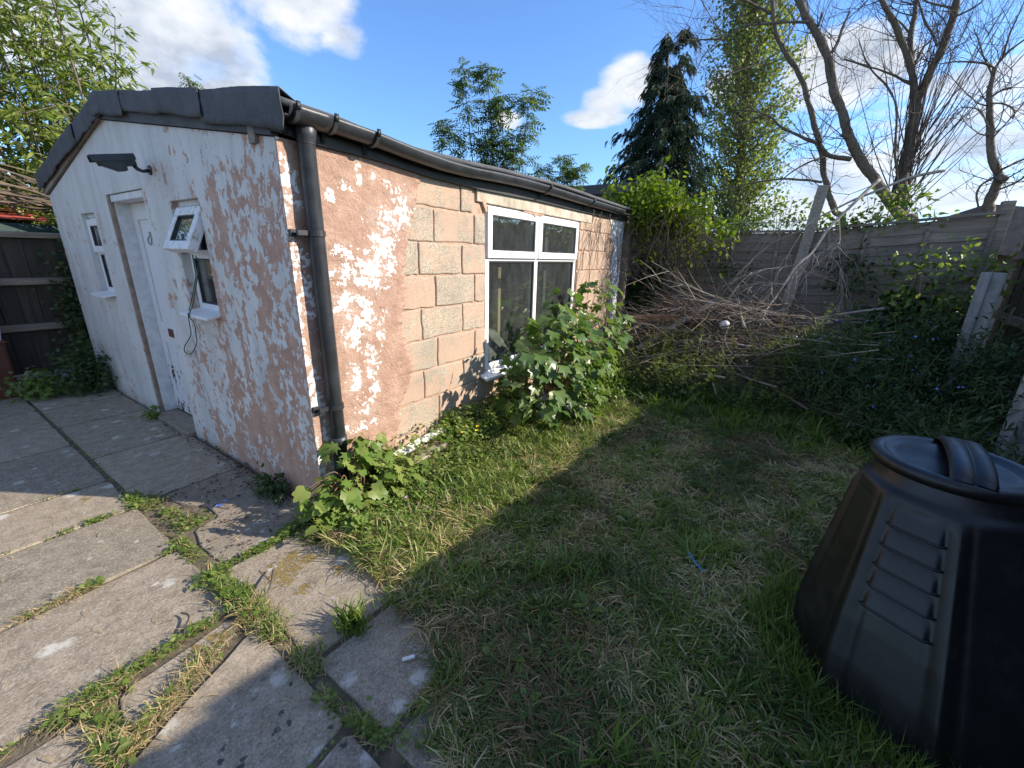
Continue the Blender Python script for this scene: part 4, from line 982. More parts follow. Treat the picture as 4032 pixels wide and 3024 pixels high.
lap_panel('lap_fence', -.56, 1.62, 6.02, 1.945, 'lap fence panel between the creeper and the leaning plank', 0.0, batt=(0, .15, .47, .81, 1))
lap_panel('lap_fence', -2.18, 1.78, 6.00, 1.95, 'rising lap fence panel with thick top rail right of leaning plank', -0.095, batt=(.01, .36, .68, .985))
def post(name, x, y, w_, z1, mat, label, cat, tiltx=0, tilty=0):
    m = MB().prism([(-w_ / 2, -w_ / 2), (w_ / 2, -w_ / 2), (w_ / 2, w_ / 2), (-w_ / 2, w_ / 2)], -.3, z1, 'z'); o = m.build(name, mat, None, False, .005); o.location = (x, y, 0); o.rotation_euler = (tiltx, tilty, 0); return tag(o, label, cat)
post('fence_post', 4.98, -.03, .09, 2.0, M['slat'], 'dark timber post against the far corner of the shed', 'post')
post('fence_post', 6.02, -3.99, .10, 2.22, M['slat'], 'timber post at the right end of the back fence', 'post')
def slotted(name, x, y, h, label, ty=0.0, rot=0.0):
    a, s_, d = .085, .028, .028
    m = MB().prism([(-a, -a * .8), (a, -a * .8), (a, -s_), (a - d, -s_), (a - d, s_), (a, s_), (a, a * .8), (-a, a * .8), (-a, s_), (-a + d, s_), (-a + d, -s_), (-a, -s_)], -.3, h, 'z')
    o = m.build(name, M['post'], None, False, .008); o.location = (x, y, 0); o.rotation_euler = (0, ty, rot); return tag(o, label, 'fence post', 'slotted concrete posts along the right boundary')
slotted('concrete_post', 4.78, -3.74, 1.46, 'slotted concrete post rising out of shrubs before dark boards')
slotted('concrete_post', 3.22, -3.74, 1.40, 'slotted concrete post just behind the compost bin')
slotted('concrete_post', 1.55, -3.74, 1.42, 'slotted concrete post to the near side of the compost bin')
# right boundary fence: close boards along the neighbour's side
rf = empty('boarded_fence', (0, -3.70, 0), 'tall dark close boarded fence along the right boundary', 'fence')
rf.rotation_euler = (0, 0, -.087)
bme = MB().box(-.078, .078, -.011, .011, -.04, 1.90).mesh('board'); bme.materials.append(M['darkboard'])
for k in range(62):
    o = link('board', bme, None, rf); o.location = (5.95 - k * .152, (k % 2) * .012, random.uniform(-.02, .02)); o.rotation_euler = (0, random.uniform(-.001, .001), 0)
for z in (.3, .95, 1.6): MB().box(-3.5, 6.0, .02, .07, z, z + .08).build('rail', M['rail'], rf)
# left boundary fence behind the shed
lfn = empty('boarded_fence', (0, 4.66, 0), 'old black boarded fence with three grey rails beyond the gable', 'fence')
bme2 = MB().box(-.068, .068, -.010, .010, .06, 1.60).mesh('board'); bme2.materials.append(M['darkboard'])
for k in range(40):
    o = link('board', bme2, None, lfn); o.location = (1.9 - k * .14, random.uniform(0, .014), random.uniform(-.015, .015)); o.rotation_euler = (0, random.uniform(-.01, .01), 0)
for z in (1.13, .65): MB().prism([(-.060, z - .03), (-.013, z - .04), (-.013, z + .04), (-.060, z + .015)], -3.7, 2.0, 'x').build('rail', M['rail'], lfn, False, .004)
MB().prism([(-.060, 1.575), (.03, 1.575), (.03, 1.635), (-.060, 1.625)], -3.7, 2.0, 'x').build('rail', M['rail'], lfn, False, .004)
MB().box(-3.7, 2.0, -.02, .02, -.05, .155).build('gravel_board', M['post'], lfn, False, .004)
# things by the left fence
rb = empty('rusty_panel', (-.75, 4.38, 0), 'dark rust red metal cabinet standing against the left fence', 'metal cabinet')
MB().box(-.42, .115, -.09, .16, .0, .56).build('cabinet_body', M['rust'], rb, False, .008); MB().box(-.44, .13, -.105, .17, .56, .578).build('cabinet_top', M['rust'], rb, False, .004)
MB().box(-.16, .10, -.1, -.089, .03, .53).build('cabinet_door', M['rust'], rb, False, .004)
plank('leaning_board', (-.72, 4.40, .58), (-.60, 4.56, 1.25), .16, .02, M['post'], 'pale grey board leaning on the left fence above the rusty cabinet', 'board', (0, -1, .2))

# neighbours' roofs over the fences
nb = empty('garden_shed', (0.2, 7.2, 0), 'neighbouring low outbuilding with grey tiled roof behind the left fence', 'outbuilding')
MB().box(-3.5, 2.0, .3, 3.5, -.05, 2.0).build('wall', M['wallgrey'], nb)
tme = MB().prism([(0, 0), (.34, .10), (.34, .125), (0, .028)], 0, .245, 'x').mesh('roof_tile'); tme.materials.append(M['tile'])
for r_ in range(4):
    for k in range(22):
        o = link('roof_tile', tme, None, nb); o.location = (-3.4 + k * .25 + .125 * (r_ % 2), .1 + r_ * .30, 1.97 + r_ * .095 + random.uniform(-.004, .004))
MB().prism([(.08, 1.93), (3.5, 1.93), (1.5, 2.4)], -3.5, 2.1, 'x').build('roof', M['tile'], nb)
def sheetroof(name, x0, x1, y0, y1, z0, z1, mat, label):
    m = MB().prism([(y0, z0), (y1, z1), (y1, z1 + .02), (y0, z0 + .02)], x0, x1, 'x'); return tag(m.build(name, mat), label, 'roof sheet')
sheetroof('roof_sheet', -1.6, .16, 5.65, 6.15, 1.79, 1.86, M['redsheet'], 'faded red sheet resting beyond the left fence')
sheetroof('roof_sheet', -1.6, .05, 6.18, 6.6, 1.90, 1.95, M['orange'], 'faded orange sheet behind the red one')
tag(MB().box(-1.9, .75, 5.45, 5.52, -.05, 1.74).build('screen_panel', M['tealsheet']), 'dark blue green panel standing just beyond the left fence', 'panel')
nr = empty('neighbour_roof', (0, 0, 0), 'low dark flat roofed building seen past the end of the gutter', 'building')
MB().box(9.6, 14, 1.6, 6.5, -.05, 3.05).build('wall', M['wallgrey'], nr); MB().box(9.4, 14.2, 1.4, 6.7, 3.05, 3.28).build('roof', M['felt'], nr, False, .01)
n2_ = empty('neighbour_house', (0, 0, 0), 'dark gabled roof beyond the right end of the back fence', 'house')
MB().box(7.6, 10.5, -8.4, -4.9, -.05, 1.75).build('wall', M['wallgrey'], n2_); MB().prism([(-8.6, 1.65), (-4.55, 1.65), (-4.2, 1.72), (-4.12, 2.32), (-4.3, 2.30)], 7.3, 10.7, 'x').build('roof', M['tile'], n2_)

TRACED = {
 'leaning_left': [
  [(7.3,-2.635,1.944,0.0957),(7.32,-2.489,2.295,0.0928),(7.33,-2.403,2.472,0.0899),(7.35,-2.282,2.764,0.087),(7.36,-2.163,3.109,0.0841),(7.38,-1.995,3.512,0.0812),(7.39,-1.851,3.855,0.0782),(7.41,-1.677,4.229,0.0753),(7.42,-1.502,4.474,0.0724),(7.44,-1.344,4.691,0.0694),(7.45,-1.226,4.901,0.0664),(7.47,-1.153,5.152,0.0634),(7.49,-1.076,5.427,0.0604),(7.5,-0.985,5.704,0.0574)],
  [(7.3,-2.239,2.718,0.0396),(7.16,-1.989,2.743,0.0337),(7.02,-1.7,2.757,0.0281),(6.88,-1.337,2.705,0.0226),(6.74,-0.941,2.609,0.0173),(6.6,-0.557,2.524,0.0121)],
  [(7.3,-2.206,3.066,0.0198),(7.13,-1.948,2.95,0.0162),(6.97,-1.73,2.747,0.0127),(6.8,-1.513,2.512,0.0093)],
  [(7.4,-1.294,4.61,0.0234),(7.2,-1.092,4.453,0.0192),(7.0,-0.909,4.345,0.0151),(6.8,-0.675,4.22,0.0113),(6.6,-0.446,4.068,0.0076)],
  [(7.4,-1.356,4.701,0.0334),(7.6,-1.412,4.94,0.029),(7.8,-1.508,5.25,0.0245)],
  [(7.5,-1.103,5.202,0.0405),(7.37,-0.906,5.296,0.0344),(7.23,-0.715,5.363,0.0284),(7.1,-0.562,5.383,0.0226)],
 ],
 'leaning_mid': [
  [(7.3,-3.446,1.938,0.1485),(7.29,-3.306,2.156,0.1436),(7.27,-2.996,2.542,0.1388),(7.25,-2.804,2.791,0.134),(7.24,-2.582,3.071,0.1293),(7.22,-2.436,3.317,0.1245),(7.21,-2.263,3.693,0.1197),(7.19,-2.108,3.988,0.115),(7.18,-1.997,4.296,0.1103),(7.16,-1.884,4.506,0.1056),(7.15,-1.747,4.72,0.1009),(7.13,-1.615,4.91,0.0963),(7.12,-1.478,5.123,0.0916),(7.1,-1.362,5.354,0.087)],
  [(7.2,-2.527,2.99,0.0717),(7.07,-2.275,3.03,0.0624),(6.94,-2.098,3.167,0.0533),(6.81,-1.883,3.267,0.0444),(6.69,-1.589,3.403,0.0358),(6.56,-1.448,3.517,0.0275),(6.43,-1.242,3.589,0.0195),(6.3,-0.996,3.604,0.0116)],
  [(6.5,-1.344,3.555,0.0149),(6.4,-1.115,3.448,0.0118),(6.3,-0.874,3.378,0.0087),(6.2,-0.636,3.254,0.0057)],
  [(7.2,-1.994,4.377,0.0522),(7.3,-2.046,4.545,0.044),(7.4,-2.075,4.766,0.0356),(7.5,-2.117,4.984,0.027)],
  [(7.1,-1.656,4.818,0.0387),(6.94,-1.242,4.839,0.0319),(6.78,-0.849,4.819,0.0254),(6.62,-0.626,4.675,0.0191),(6.46,-0.326,4.657,0.0131),(6.3,-0.193,4.627,0.0073)],
  [(6.5,-0.649,4.626,0.012),(6.4,-0.427,4.417,0.0093),(6.3,-0.35,4.124,0.0068),(6.2,-0.367,3.939,0.0043)],
  [(7.1,-1.788,4.741,0.0354),(7.3,-1.784,4.972,0.0297)],
  [(7.2,-2.441,3.286,0.0554),(7.1,-2.349,3.3,0.0515)],
  [(6.6,-1.569,3.385,0.0151),(6.5,-1.393,3.282,0.0105),(6.4,-1.204,3.231,0.0059)],
  [(6.4,-0.668,4.586,0.0103),(6.27,-0.496,4.809,0.0087),(6.13,-0.393,4.94,0.0071),(6.0,-0.291,5.089,0.0056)],
  [(6.0,-0.312,4.95,0.007),(5.95,-0.257,4.672,0.0062),(5.9,-0.16,4.49,0.0055),(5.85,-0.094,4.249,0.0048),(5.8,-0.12,3.938,0.0041)],
 ],
 'forked': [
  [(7.6,-3.431,1.925,0.164),(7.6,-3.343,2.209,0.1571),(7.6,-3.222,2.734,0.1503),(7.6,-3.2,3.207,0.1435),(7.6,-3.159,3.565,0.1366),(7.6,-3.12,3.84,0.1298)],
  [(7.6,-3.117,3.792,0.0956),(7.54,-2.985,4.132,0.0875),(7.48,-2.808,4.449,0.0795),(7.42,-2.656,4.711,0.0716),(7.36,-2.463,4.979,0.0638),(7.3,-2.331,5.163,0.0561)],
  [(7.6,-3.013,4.098,0.0752),(7.7,-2.903,4.555,0.0691),(7.8,-2.887,4.874,0.0629),(7.9,-2.865,5.149,0.0565)],
  [(7.6,-3.149,3.787,0.1093),(7.58,-3.204,4.057,0.1036),(7.56,-3.248,4.273,0.0979),(7.54,-3.264,4.508,0.0923),(7.52,-3.266,4.717,0.0867),(7.5,-3.262,4.9,0.0811)],
  [(7.6,-3.048,3.948,0.0376),(7.4,-2.826,4.046,0.0289),(7.2,-2.525,4.132,0.0206),(7.0,-2.182,4.226,0.0127)],
  [(7.5,-3.197,4.352,0.0304),(7.4,-3.001,4.602,0.0267),(7.3,-2.813,4.909,0.0231)],
  [(7.6,-3.012,4.193,0.0376),(7.7,-3.063,4.405,0.0294),(7.8,-3.152,4.538,0.021)],
  [(7.8,-2.894,4.663,0.0314),(7.9,-2.732,4.879,0.023),(8.0,-2.569,5.076,0.0143)],
  [(7.5,-3.26,4.646,0.0203),(7.4,-3.432,4.671,0.015),(7.3,-3.514,4.731,0.0099)],
  [(7.5,-3.252,4.755,0.0203),(7.55,-3.044,4.869,0.0153),(7.6,-2.906,4.99,0.0102)],
  [(7.5,-3.225,2.559,0.0338),(7.44,-3.064,2.984,0.0285),(7.38,-2.927,3.591,0.0233),(7.32,-2.765,3.89,0.0182),(7.26,-2.511,4.13,0.0131),(7.2,-2.293,4.504,0.0082)],
 ],
 'stubby': [
  [(6.8,-4.054,1.979,0.1242),(6.79,-4.02,2.237,0.1139),(6.78,-4.027,2.463,0.1037),(6.76,-4.015,2.596,0.0935),(6.75,-3.893,2.824,0.0833),(6.74,-3.814,3.088,0.0732),(6.72,-3.727,3.349,0.063),(6.71,-3.687,3.557,0.053),(6.7,-3.665,3.757,0.0429)],
  [(6.7,-3.667,3.747,0.0215),(6.63,-3.548,3.797,0.0172),(6.57,-3.34,3.835,0.0131),(6.5,-3.157,3.828,0.009)],
  [(6.7,-3.665,3.757,0.0215),(6.6,-3.716,3.85,0.0159),(6.5,-3.824,3.96,0.0105)],
  [(6.6,-3.694,3.816,0.0151),(6.5,-3.666,4.049,0.0112),(6.4,-3.665,4.278,0.0074)],
  [(6.7,-3.712,3.447,0.0245),(6.65,-3.762,3.486,0.0213),(6.6,-3.839,3.498,0.0182)],
  [(6.7,-3.728,3.383,0.0138),(6.63,-3.827,3.34,0.0117),(6.57,-3.913,3.24,0.0095),(6.5,-3.904,3.144,0.0075)],
  [(6.7,-3.951,2.613,0.0215),(6.55,-4.043,2.667,0.0165),(6.4,-4.151,2.733,0.0118)],
  [(6.7,-3.837,2.992,0.0123),(6.55,-3.877,3.12,0.0098),(6.4,-3.958,3.344,0.0074)],
  [(6.7,-4.021,2.409,0.0184),(6.5,-4.114,2.463,0.0149),(6.3,-4.163,2.573,0.0116)],
  [(6.6,-3.889,2.223,0.0242),(6.63,-3.852,2.365,0.0233),(6.67,-3.875,2.481,0.0224),(6.7,-3.963,2.568,0.0215)],
  [(6.7,-3.786,3.125,0.0123),(6.63,-3.642,3.296,0.0101),(6.57,-3.461,3.347,0.008),(6.5,-3.393,3.214,0.006)],
  [(6.7,-3.661,3.678,0.0123),(6.75,-3.486,4.027,0.0093),(6.8,-3.404,4.201,0.0062)],
  [(6.7,-4.006,2.565,0.092),(6.6,-4.046,2.525,0.0757)],
 ],
 'dead': [
  [(5.75,-3.339,2.538,0.028),(5.71,-3.047,2.477,0.0253),(5.67,-2.817,2.366,0.0227),(5.62,-2.575,2.251,0.02),(5.58,-2.411,2.147,0.0173),(5.54,-2.241,2.04,0.0147),(5.5,-2.094,1.884,0.012)],
  [(5.7,-2.78,2.475,0.032),(5.56,-2.647,2.301,0.0291),(5.41,-2.544,2.146,0.0262),(5.27,-2.387,1.91,0.0233),(5.12,-2.273,1.628,0.0204),(4.98,-2.152,1.473,0.0176),(4.83,-2.025,1.142,0.0147),(4.69,-1.945,0.967,0.0118),(4.54,-1.913,0.754,0.0089),(4.4,-1.868,0.451,0.006)],
  [(5.55,-2.474,2.056,0.012),(5.5,-2.538,1.76,0.0093),(5.45,-2.492,1.67,0.0067),(5.4,-2.429,1.366,0.004)],
  [(5.5,-2.542,1.76,0.008),(5.4,-2.356,1.634,0.0065),(5.3,-2.179,1.54,0.005)],
  [(5.3,-2.15,1.483,0.012),(5.17,-1.959,1.443,0.0093),(5.03,-1.729,1.391,0.0067),(4.9,-1.428,1.217,0.004)],
  [(5.4,-2.358,1.623,0.006),(5.35,-2.333,1.454,0.0045),(5.3,-2.272,1.362,0.003)],
  [(5.0,-1.692,1.379,0.006),(4.9,-1.578,1.226,0.0045),(4.8,-1.466,0.988,0.003)],
  [(5.3,-2.172,1.472,0.008),(5.25,-2.269,1.374,0.0055),(5.2,-2.271,1.16,0.003)],
  [(5.1,-2.078,1.245,0.008),(5.0,-1.796,1.256,0.0055),(4.9,-1.695,1.162,0.003)],
  [(5.1,-2.051,1.174,0.007),(5.03,-1.937,1.263,0.006),(4.95,-1.944,1.129,0.005),(4.88,-1.831,0.988,0.004),(4.8,-1.687,0.888,0.003)],
  [(5.2,-2.135,1.358,0.007),(5.1,-2.13,1.179,0.005),(5.0,-2.115,0.954,0.003)],
  [(5.2,-2.165,1.405,0.007),(5.13,-2.189,1.181,0.0057),(5.07,-2.164,0.999,0.0043),(5.0,-2.151,0.864,0.003)],
  [(4.9,-1.97,0.997,0.006),(4.8,-1.798,0.851,0.0045),(4.7,-1.69,0.804,0.003)],
  [(4.9,-1.954,0.972,0.006),(4.75,-1.968,0.827,0.0045),(4.6,-2.053,0.718,0.003)],
  [(5.6,-2.488,1.595,0.007),(5.57,-2.609,1.461,0.006),(5.53,-2.701,1.099,0.005),(5.5,-2.685,0.983,0.004)],
  [(5.6,-2.244,2.034,0.01),(5.63,-2.046,2.03,0.0083),(5.67,-1.62,2.019,0.0067),(5.7,-1.433,2.038,0.005)],
  [(5.5,-2.094,1.884,0.008),(5.43,-1.887,1.791,0.0063),(5.37,-1.709,1.625,0.0047),(5.3,-1.59,1.454,0.003)],
  [(5.5,-2.118,1.862,0.006),(5.45,-2.041,1.631,0.0045),(5.4,-2.023,1.514,0.003)],
  [(5.5,-2.16,1.951,0.007),(5.55,-1.853,1.959,0.005),(5.6,-1.636,1.702,0.003)],
 ],
 'planks': [
  [(5.93,-2.255,2.48,0.05),(5.89,-2.161,1.543,0.05),(5.85,-2.15,1.319,0.05)],
 ],
}
# ------------------------------------------------------------------ trees
def with_roots(b):
    q = list(b); x, y, z, r = q[0]; return [(x + .02, y - .02, -.1, r * 1.25)] + q if z > 0 else q
def bough_tree(name, key, label, ntw, seed, shoots=None):
    t = empty(name, (0, 0, 0), label, 'tree', 'bare trees behind the back fence'); r = random.Random(seed); tips = []
    for i, b in enumerate(TRACED[key]):
        b = with_roots(b) if i == 0 else b
        sp = spline(b, 10 if i == 0 else 6); pts = [(q[0] + .012 * mnoise.noise((q[2] * 5, i, 1)), q[1] + .02 * mnoise.noise((q[2] * 4, q[1] * 4, i)), q[2] + .012 * mnoise.noise((q[1] * 6, i, 4))) for q in sp]; rad = [max(q[3] * (.48 if q[3] > .02 else .72), .003) * (1 + .16 * mnoise.noise((q[0] * 9, q[1] * 9, q[2] * 9)) + .12 * mnoise.noise((q[0], q[1] * 30, q[2] * 30))) for q in sp]
        MB().tube(pts, rad, 12 if i == 0 else 8).build('trunk' if i == 0 else 'branch', M['bark'], t, True)
        step = 3 if i else 12
        for k in range(3 if i else 34, len(pts), step): tips.append((pts[k], rad[k], Vector(pts[k]) - Vector(pts[k - 1])))
    tm = MB()
    def twig(p, d, L, rad, depth):
        pts = [Vector(p)]; d = d.normalized()
        for s_ in range(5):
            d = (d + Vector((r.gauss(0, .16), r.gauss(0, .16), r.gauss(.05, .14)))).normalized(); pts.append(pts[-1] + d * L / 5)
        tm.tube(pts, [rad * (1 - .8 * k / 5) for k in range(6)], 4, False)
        if depth:
            for q in (2, 3, 4, 5):
                if r.random() < .75: twig(pts[q], d + Vector((r.gauss(0, .7), r.gauss(0, .7), r.gauss(.1, .5))), L * r.uniform(.35, .6), rad * .5, depth - 1)
    for _ in range(ntw):
        p, rr, dd_ = r.choice(tips); side = Vector((r.gauss(0, 1), r.gauss(0, 1), r.gauss(.3, .8))).normalized()
        twig(p, dd_.normalized() * .5 + side, r.uniform(.35, 1.0), min(.008, max(.003, rr * .3)), 2 if r.random() < .5 else 1)
    if shoots:
        for _ in range(shoots[3]):
            x0, y0, z0 = shoots[0] + r.uniform(-.12, .12), shoots[1] + r.uniform(-.16, .16), shoots[2] + r.uniform(-.3, 1.1)
            a = r.gauss(0, .30) + shoots[4]; d = Vector((r.gauss(0, .12), -math.sin(a), math.cos(a)))
            L = r.uniform(1.1, 2.6); pts = [Vector((x0, y0, z0))]
            for s_ in range(7): d = (d + Vector((r.gauss(0, .03), r.gauss(0, .04), .05))).normalized(); pts.append(pts[-1] + d * L / 7)
            tm.tube(pts, [.0085 * (1 - .75 * k / 7) for k in range(8)], 5, False)
            for q in range(2, 8):
                if r.random() < .45: twig(pts[q], d + Vector((r.gauss(0, .3), r.gauss(0, .5), .2)), r.uniform(.15, .45), .003, 0)
    tm.build('twigs', M['twigdark'], t)['kind'] = 'stuff'
    return t
bough_tree('bare_tree', 'leaning_left', 'slender bare tree leaning left behind the upright plank', 110, 11)
bough_tree('bare_tree', 'leaning_mid', 'thick rough barked bare tree leaning left with long side boughs', 190, 12)
bough_tree('bare_tree', 'forked', 'upright bare tree forking in three with many thin shoots', 150, 13, (7.6, -3.23, 2.2, 66, .12))
bough_tree('bare_tree', 'stubby', 'crooked bare tree with broken stub at right end of fence', 130, 14)

# conifer
ct = empty('conifer_tree', (11.38, 1.35, 0), 'dark drooping conifer with two tips beyond the fence', 'tree')
MB().tube([(0, 0, -.1), (.02, .02, 2.5), (.0, .12, 5.2), (.0, .26, 7.0)], [.20, .15, .07, .015], 9).tube([(0, .05, 4.6), (.02, -.2, 5.6), (.02, -.26, 6.5)], [.05, .03, .01], 6).build('trunk', M['bark'], ct, True)
pos, dr_, upv, sz = [], [], [], []
cb = MB(); r = random.Random(21)
for k in range(400):
    z = 1.6 + (7.0 - 1.6) * (k / 400) ** 1.12; t = (z - 1.6) / 5.4
    Rr = (2.45 * (1 - t) ** .95 + .05) * r.uniform(.62, 1.12) * (1 + .16 * math.sin(z * 7.0)); a = k * 2.399 + r.uniform(-.3, .3)
    ca, sa = math.cos(a), math.sin(a); cy = .02 + .24 * t; pts = []
    if t > .62 and r.random() < .35: cy -= .45
    if t > .72 and r.random() < (t - .6) * 1.9: continue
    for q in range(6):
        u = q / 5; pts.append((Rr * u * ca, cy + Rr * u * sa, z + .16 * u - .42 * u * u * (1 - .3 * t)))
    cb.tube(pts, [.014 * (1 - .7 * q / 5) for q in range(6)], 4, False)
    for q in range(26):
        u = r.uniform(.30, 1.0); i = min(4, int(u * 5)); f = u * 5 - i
        p = [pts[i][c_] * (1 - f) + pts[i + 1][c_] * f for c_ in range(3)]
        pos.append((p[0] + r.gauss(0, .05), p[1] + r.gauss(0, .05), p[2] + r.gauss(0, .04))); b = a + r.gauss(0, .7)
        dr_.append((math.cos(b), math.sin(b), -.35 - r.random() * .9)); upv.append((r.gauss(0, .4), r.gauss(0, .4), 1)); sz.append(r.uniform(.12, .27))
for (yy, zz) in ((.26, 7.0), (-.26, 6.5)):
    for q in range(30): pos.append((r.gauss(0, .03), yy + r.gauss(0, .03), zz - abs(r.gauss(0, .40)))); b = r.uniform(0, 6.3); dr_.append((math.cos(b), math.sin(b), -.6)); upv.append((0, 0, 1)); sz.append(r.uniform(.1, .22))
cb.build('branches', M['twigdark'], ct); leaves('crown', SPRAY, pos, dr_, upv, sz, M['conifer'], ct)

# poplar
pt = empty('poplar_tree', (15.7, .05, 0), 'tall narrow light green poplar beyond the conifer', 'tree')
MB().tube([(0, -.30, -.1), (0, -.2, 3), (0, .1, 6), (0, .45, 9.5), (0, .6, 11.5)], [.22, .17, .12, .07, .02], 9).build('trunk', M['bark'], pt, True)
cb = MB(); pos = []; r = random.Random(31)
for k in range(260):
    z = 2.0 + 9.3 * (k / 260); a = k * 2.399; ca, sa = math.cos(a), math.sin(a); yc = -.22 + (z - 2.5) * .095
    Rr = (1.15 + .40 * math.sin((z - 2) * .55)) * r.uniform(.55, 1.15) * (1 - max(0, z - 9) * .2); H = r.uniform(.9, 1.7); pts = []
    for q in range(6): u = q / 5; pts.append((Rr * ca * u ** .8, yc + Rr * sa * u ** .8, z + H * u))
    cb.tube(pts, [.022 * (1 - .8 * q / 5) for q in range(6)], 4, False)
    for q in range(105):
        u = r.uniform(.15, 1.0); i = min(4, int(u * 5)); f = u * 5 - i; p = [pts[i][c_] * (1 - f) + pts[i + 1][c_] * f for c_ in range(3)]
        s_ = .05 + .10 * u; pos.append((p[0] + r.gauss(0, s_), p[1] + r.gauss(0, s_), p[2] + r.gauss(0, .10)))
cb.build('branches', M['twig'], pt); N = len(pos); d = rvec(N); d[:, 2] -= .6
leaves('crown', RHOMB, pos, d, rvec(N), rng.uniform(.065, .12, N), M['poplar'], pt)

# pinnate leaved sapling tree behind the roof
def ash_tree(name, base, stems, label, seed, per, mat, size):
    t = empty(name, base, label, 'tree'); r = random.Random(seed); cb = MB(); pos, dr_ = [], []
    for (tx, ty, tz, sp) in stems:
        b0 = (r.uniform(-.1, .1), r.uniform(-.1, .1), -.1); mid = (tx * .55 + r.gauss(0, .06), ty * .55 + r.gauss(0, .06), tz * .5)
        st = spline([b0, mid, (tx, ty, tz)], 10); cb.tube(st, [.026 * (1 - .85 * k / (len(st) - 1)) for k in range(len(st))], 6)
        for k in range(6, len(st)):
            u = k / (len(st) - 1)
            for q in range(per):
                a = r.uniform(0, 6.28); L = sp * (1.15 - u) * r.uniform(.35, 1.0); p = st[k]
                e = (p[0] + L * math.cos(a), p[1] + L * math.sin(a), p[2] + L * r.uniform(.35, .9))
                cb.tube([tuple(p), tuple((p[c_] + e[c_]) / 2 + (0, 0, -.02)[c_] for c_ in range(3)), e], [.006, .004, .0015], 4, False)
                for w_ in range(5):
                    v = r.uniform(.35, 1.0); b = a + r.gauss(0, 1.0); pos.append(tuple(p[c_] * (1 - v) + e[c_] * v + r.gauss(0, .03) for c_ in range(3))); dr_.append((math.cos(b), math.sin(b), r.uniform(-.7, .35)))
        for w_ in range(10): b = r.uniform(0, 6.28); pos.append((tx, ty, tz - .06 * w_ * .5)); dr_.append((math.cos(b), math.sin(b), r.uniform(-.1, .8)))
    cb.build('trunk', M['twigdark'], t, True); N = len(pos)
    up = np.tile([0, 0, 1.0], (N, 1)) + rng.normal(size=(N, 3)) * .35
    leaves('crown', PINNATE, pos, dr_, up, rng.uniform(size * .6, size * 1.05, N), mat, t); return t
ash_tree('ash_tree', (6.15, 3.05, 0), [(-.42, .58, 4.75, .6), (-.10, .28, 4.82, .5), (.02, .0, 4.35, .55), (.30, -.45, 4.42, .5), (-.70, .85, 3.85, .55), (.10, -.20, 3.7, .5), (-.2, .2, 3.6, .6)], 'multi stemmed young ash showing above the shed roof', 41, 3, M['ash'], .30)
ash_tree('ash_sapling', (6.75, 2.0, 0), [(.0, .05, 3.35, .35), (.2, -.25, 3.2, .4), (.05, -.1, 3.1, .4), (-.2, .35, 3.15, .4)], 'low ash sapling just clearing the gutter end', 43, 3, M['ash'], .24)
ash_tree('roof_seedling', (.88, 2.96, 2.42), [(.0, .0, .62, .12), (.05, -.06, .42, .1)], 'small seedling sprouting from the shed roof', 44, 1, M['ash'], .10)

# big leafy tree over the left fence: long narrow leaves on rising stems
wt = empty('willow_tree', (.7, 6.6, 0), 'tall pale green tree with long narrow leaves over the left fence', 'tree')
cb = MB(); pos, dr_ = [], []; r = random.Random(51)
for k in range(50):
    tx, ty, tz = r.uniform(-2.8, .75), r.gauss(-.2, .75), r.uniform(2.6, 5.6)
    if k < 4: tx, ty, tz = [(.62, -.8, 4.35), (.25, -.8, 4.9), (.45, -.8, 3.7), (-.35, -.7, 5.2)][k]
    elif tx > .2: tz = min(tz, 4.0)
    st = spline([(r.uniform(-.5, .5), r.uniform(-.3, .3), -.1), (tx * .45 + r.gauss(0, .15), ty * .5, tz * .5), (tx, ty, tz)], 10)
    cb.tube(st, [.032 * (1 - .88 * q / (len(st) - 1)) for q in range(len(st))], 5, False)
    for q in range(5, len(st)):
        for w_ in range(3):
            a = r.uniform(0, 6.28); L = r.uniform(.15, .55); p = st[q]; e = (p[0] + L * math.cos(a), p[1] + L * math.sin(a), p[2] + L * r.uniform(-.1, .8))
            cb.tube([tuple(p), e], [.005, .0015], 4, False)
            for l in range(11):
                v = r.uniform(.2, 1.0); b = a + r.gauss(0, .8); pos.append(tuple(p[c_] * (1 - v) + e[c_] * v + r.gauss(0, .03) for c_ in range(3))); dr_.append((math.cos(b), math.sin(b), r.uniform(-.9, .4)))
cb.build('trunk', M['bark'], wt); N = len(pos); up = np.tile([0, 0, 1.0], (N, 1)) + rng.normal(size=(N, 3)) * .5
leaves('crown', LANCE, pos, dr_, up, rng.uniform(.075, .17, N), M['willow'], wt)
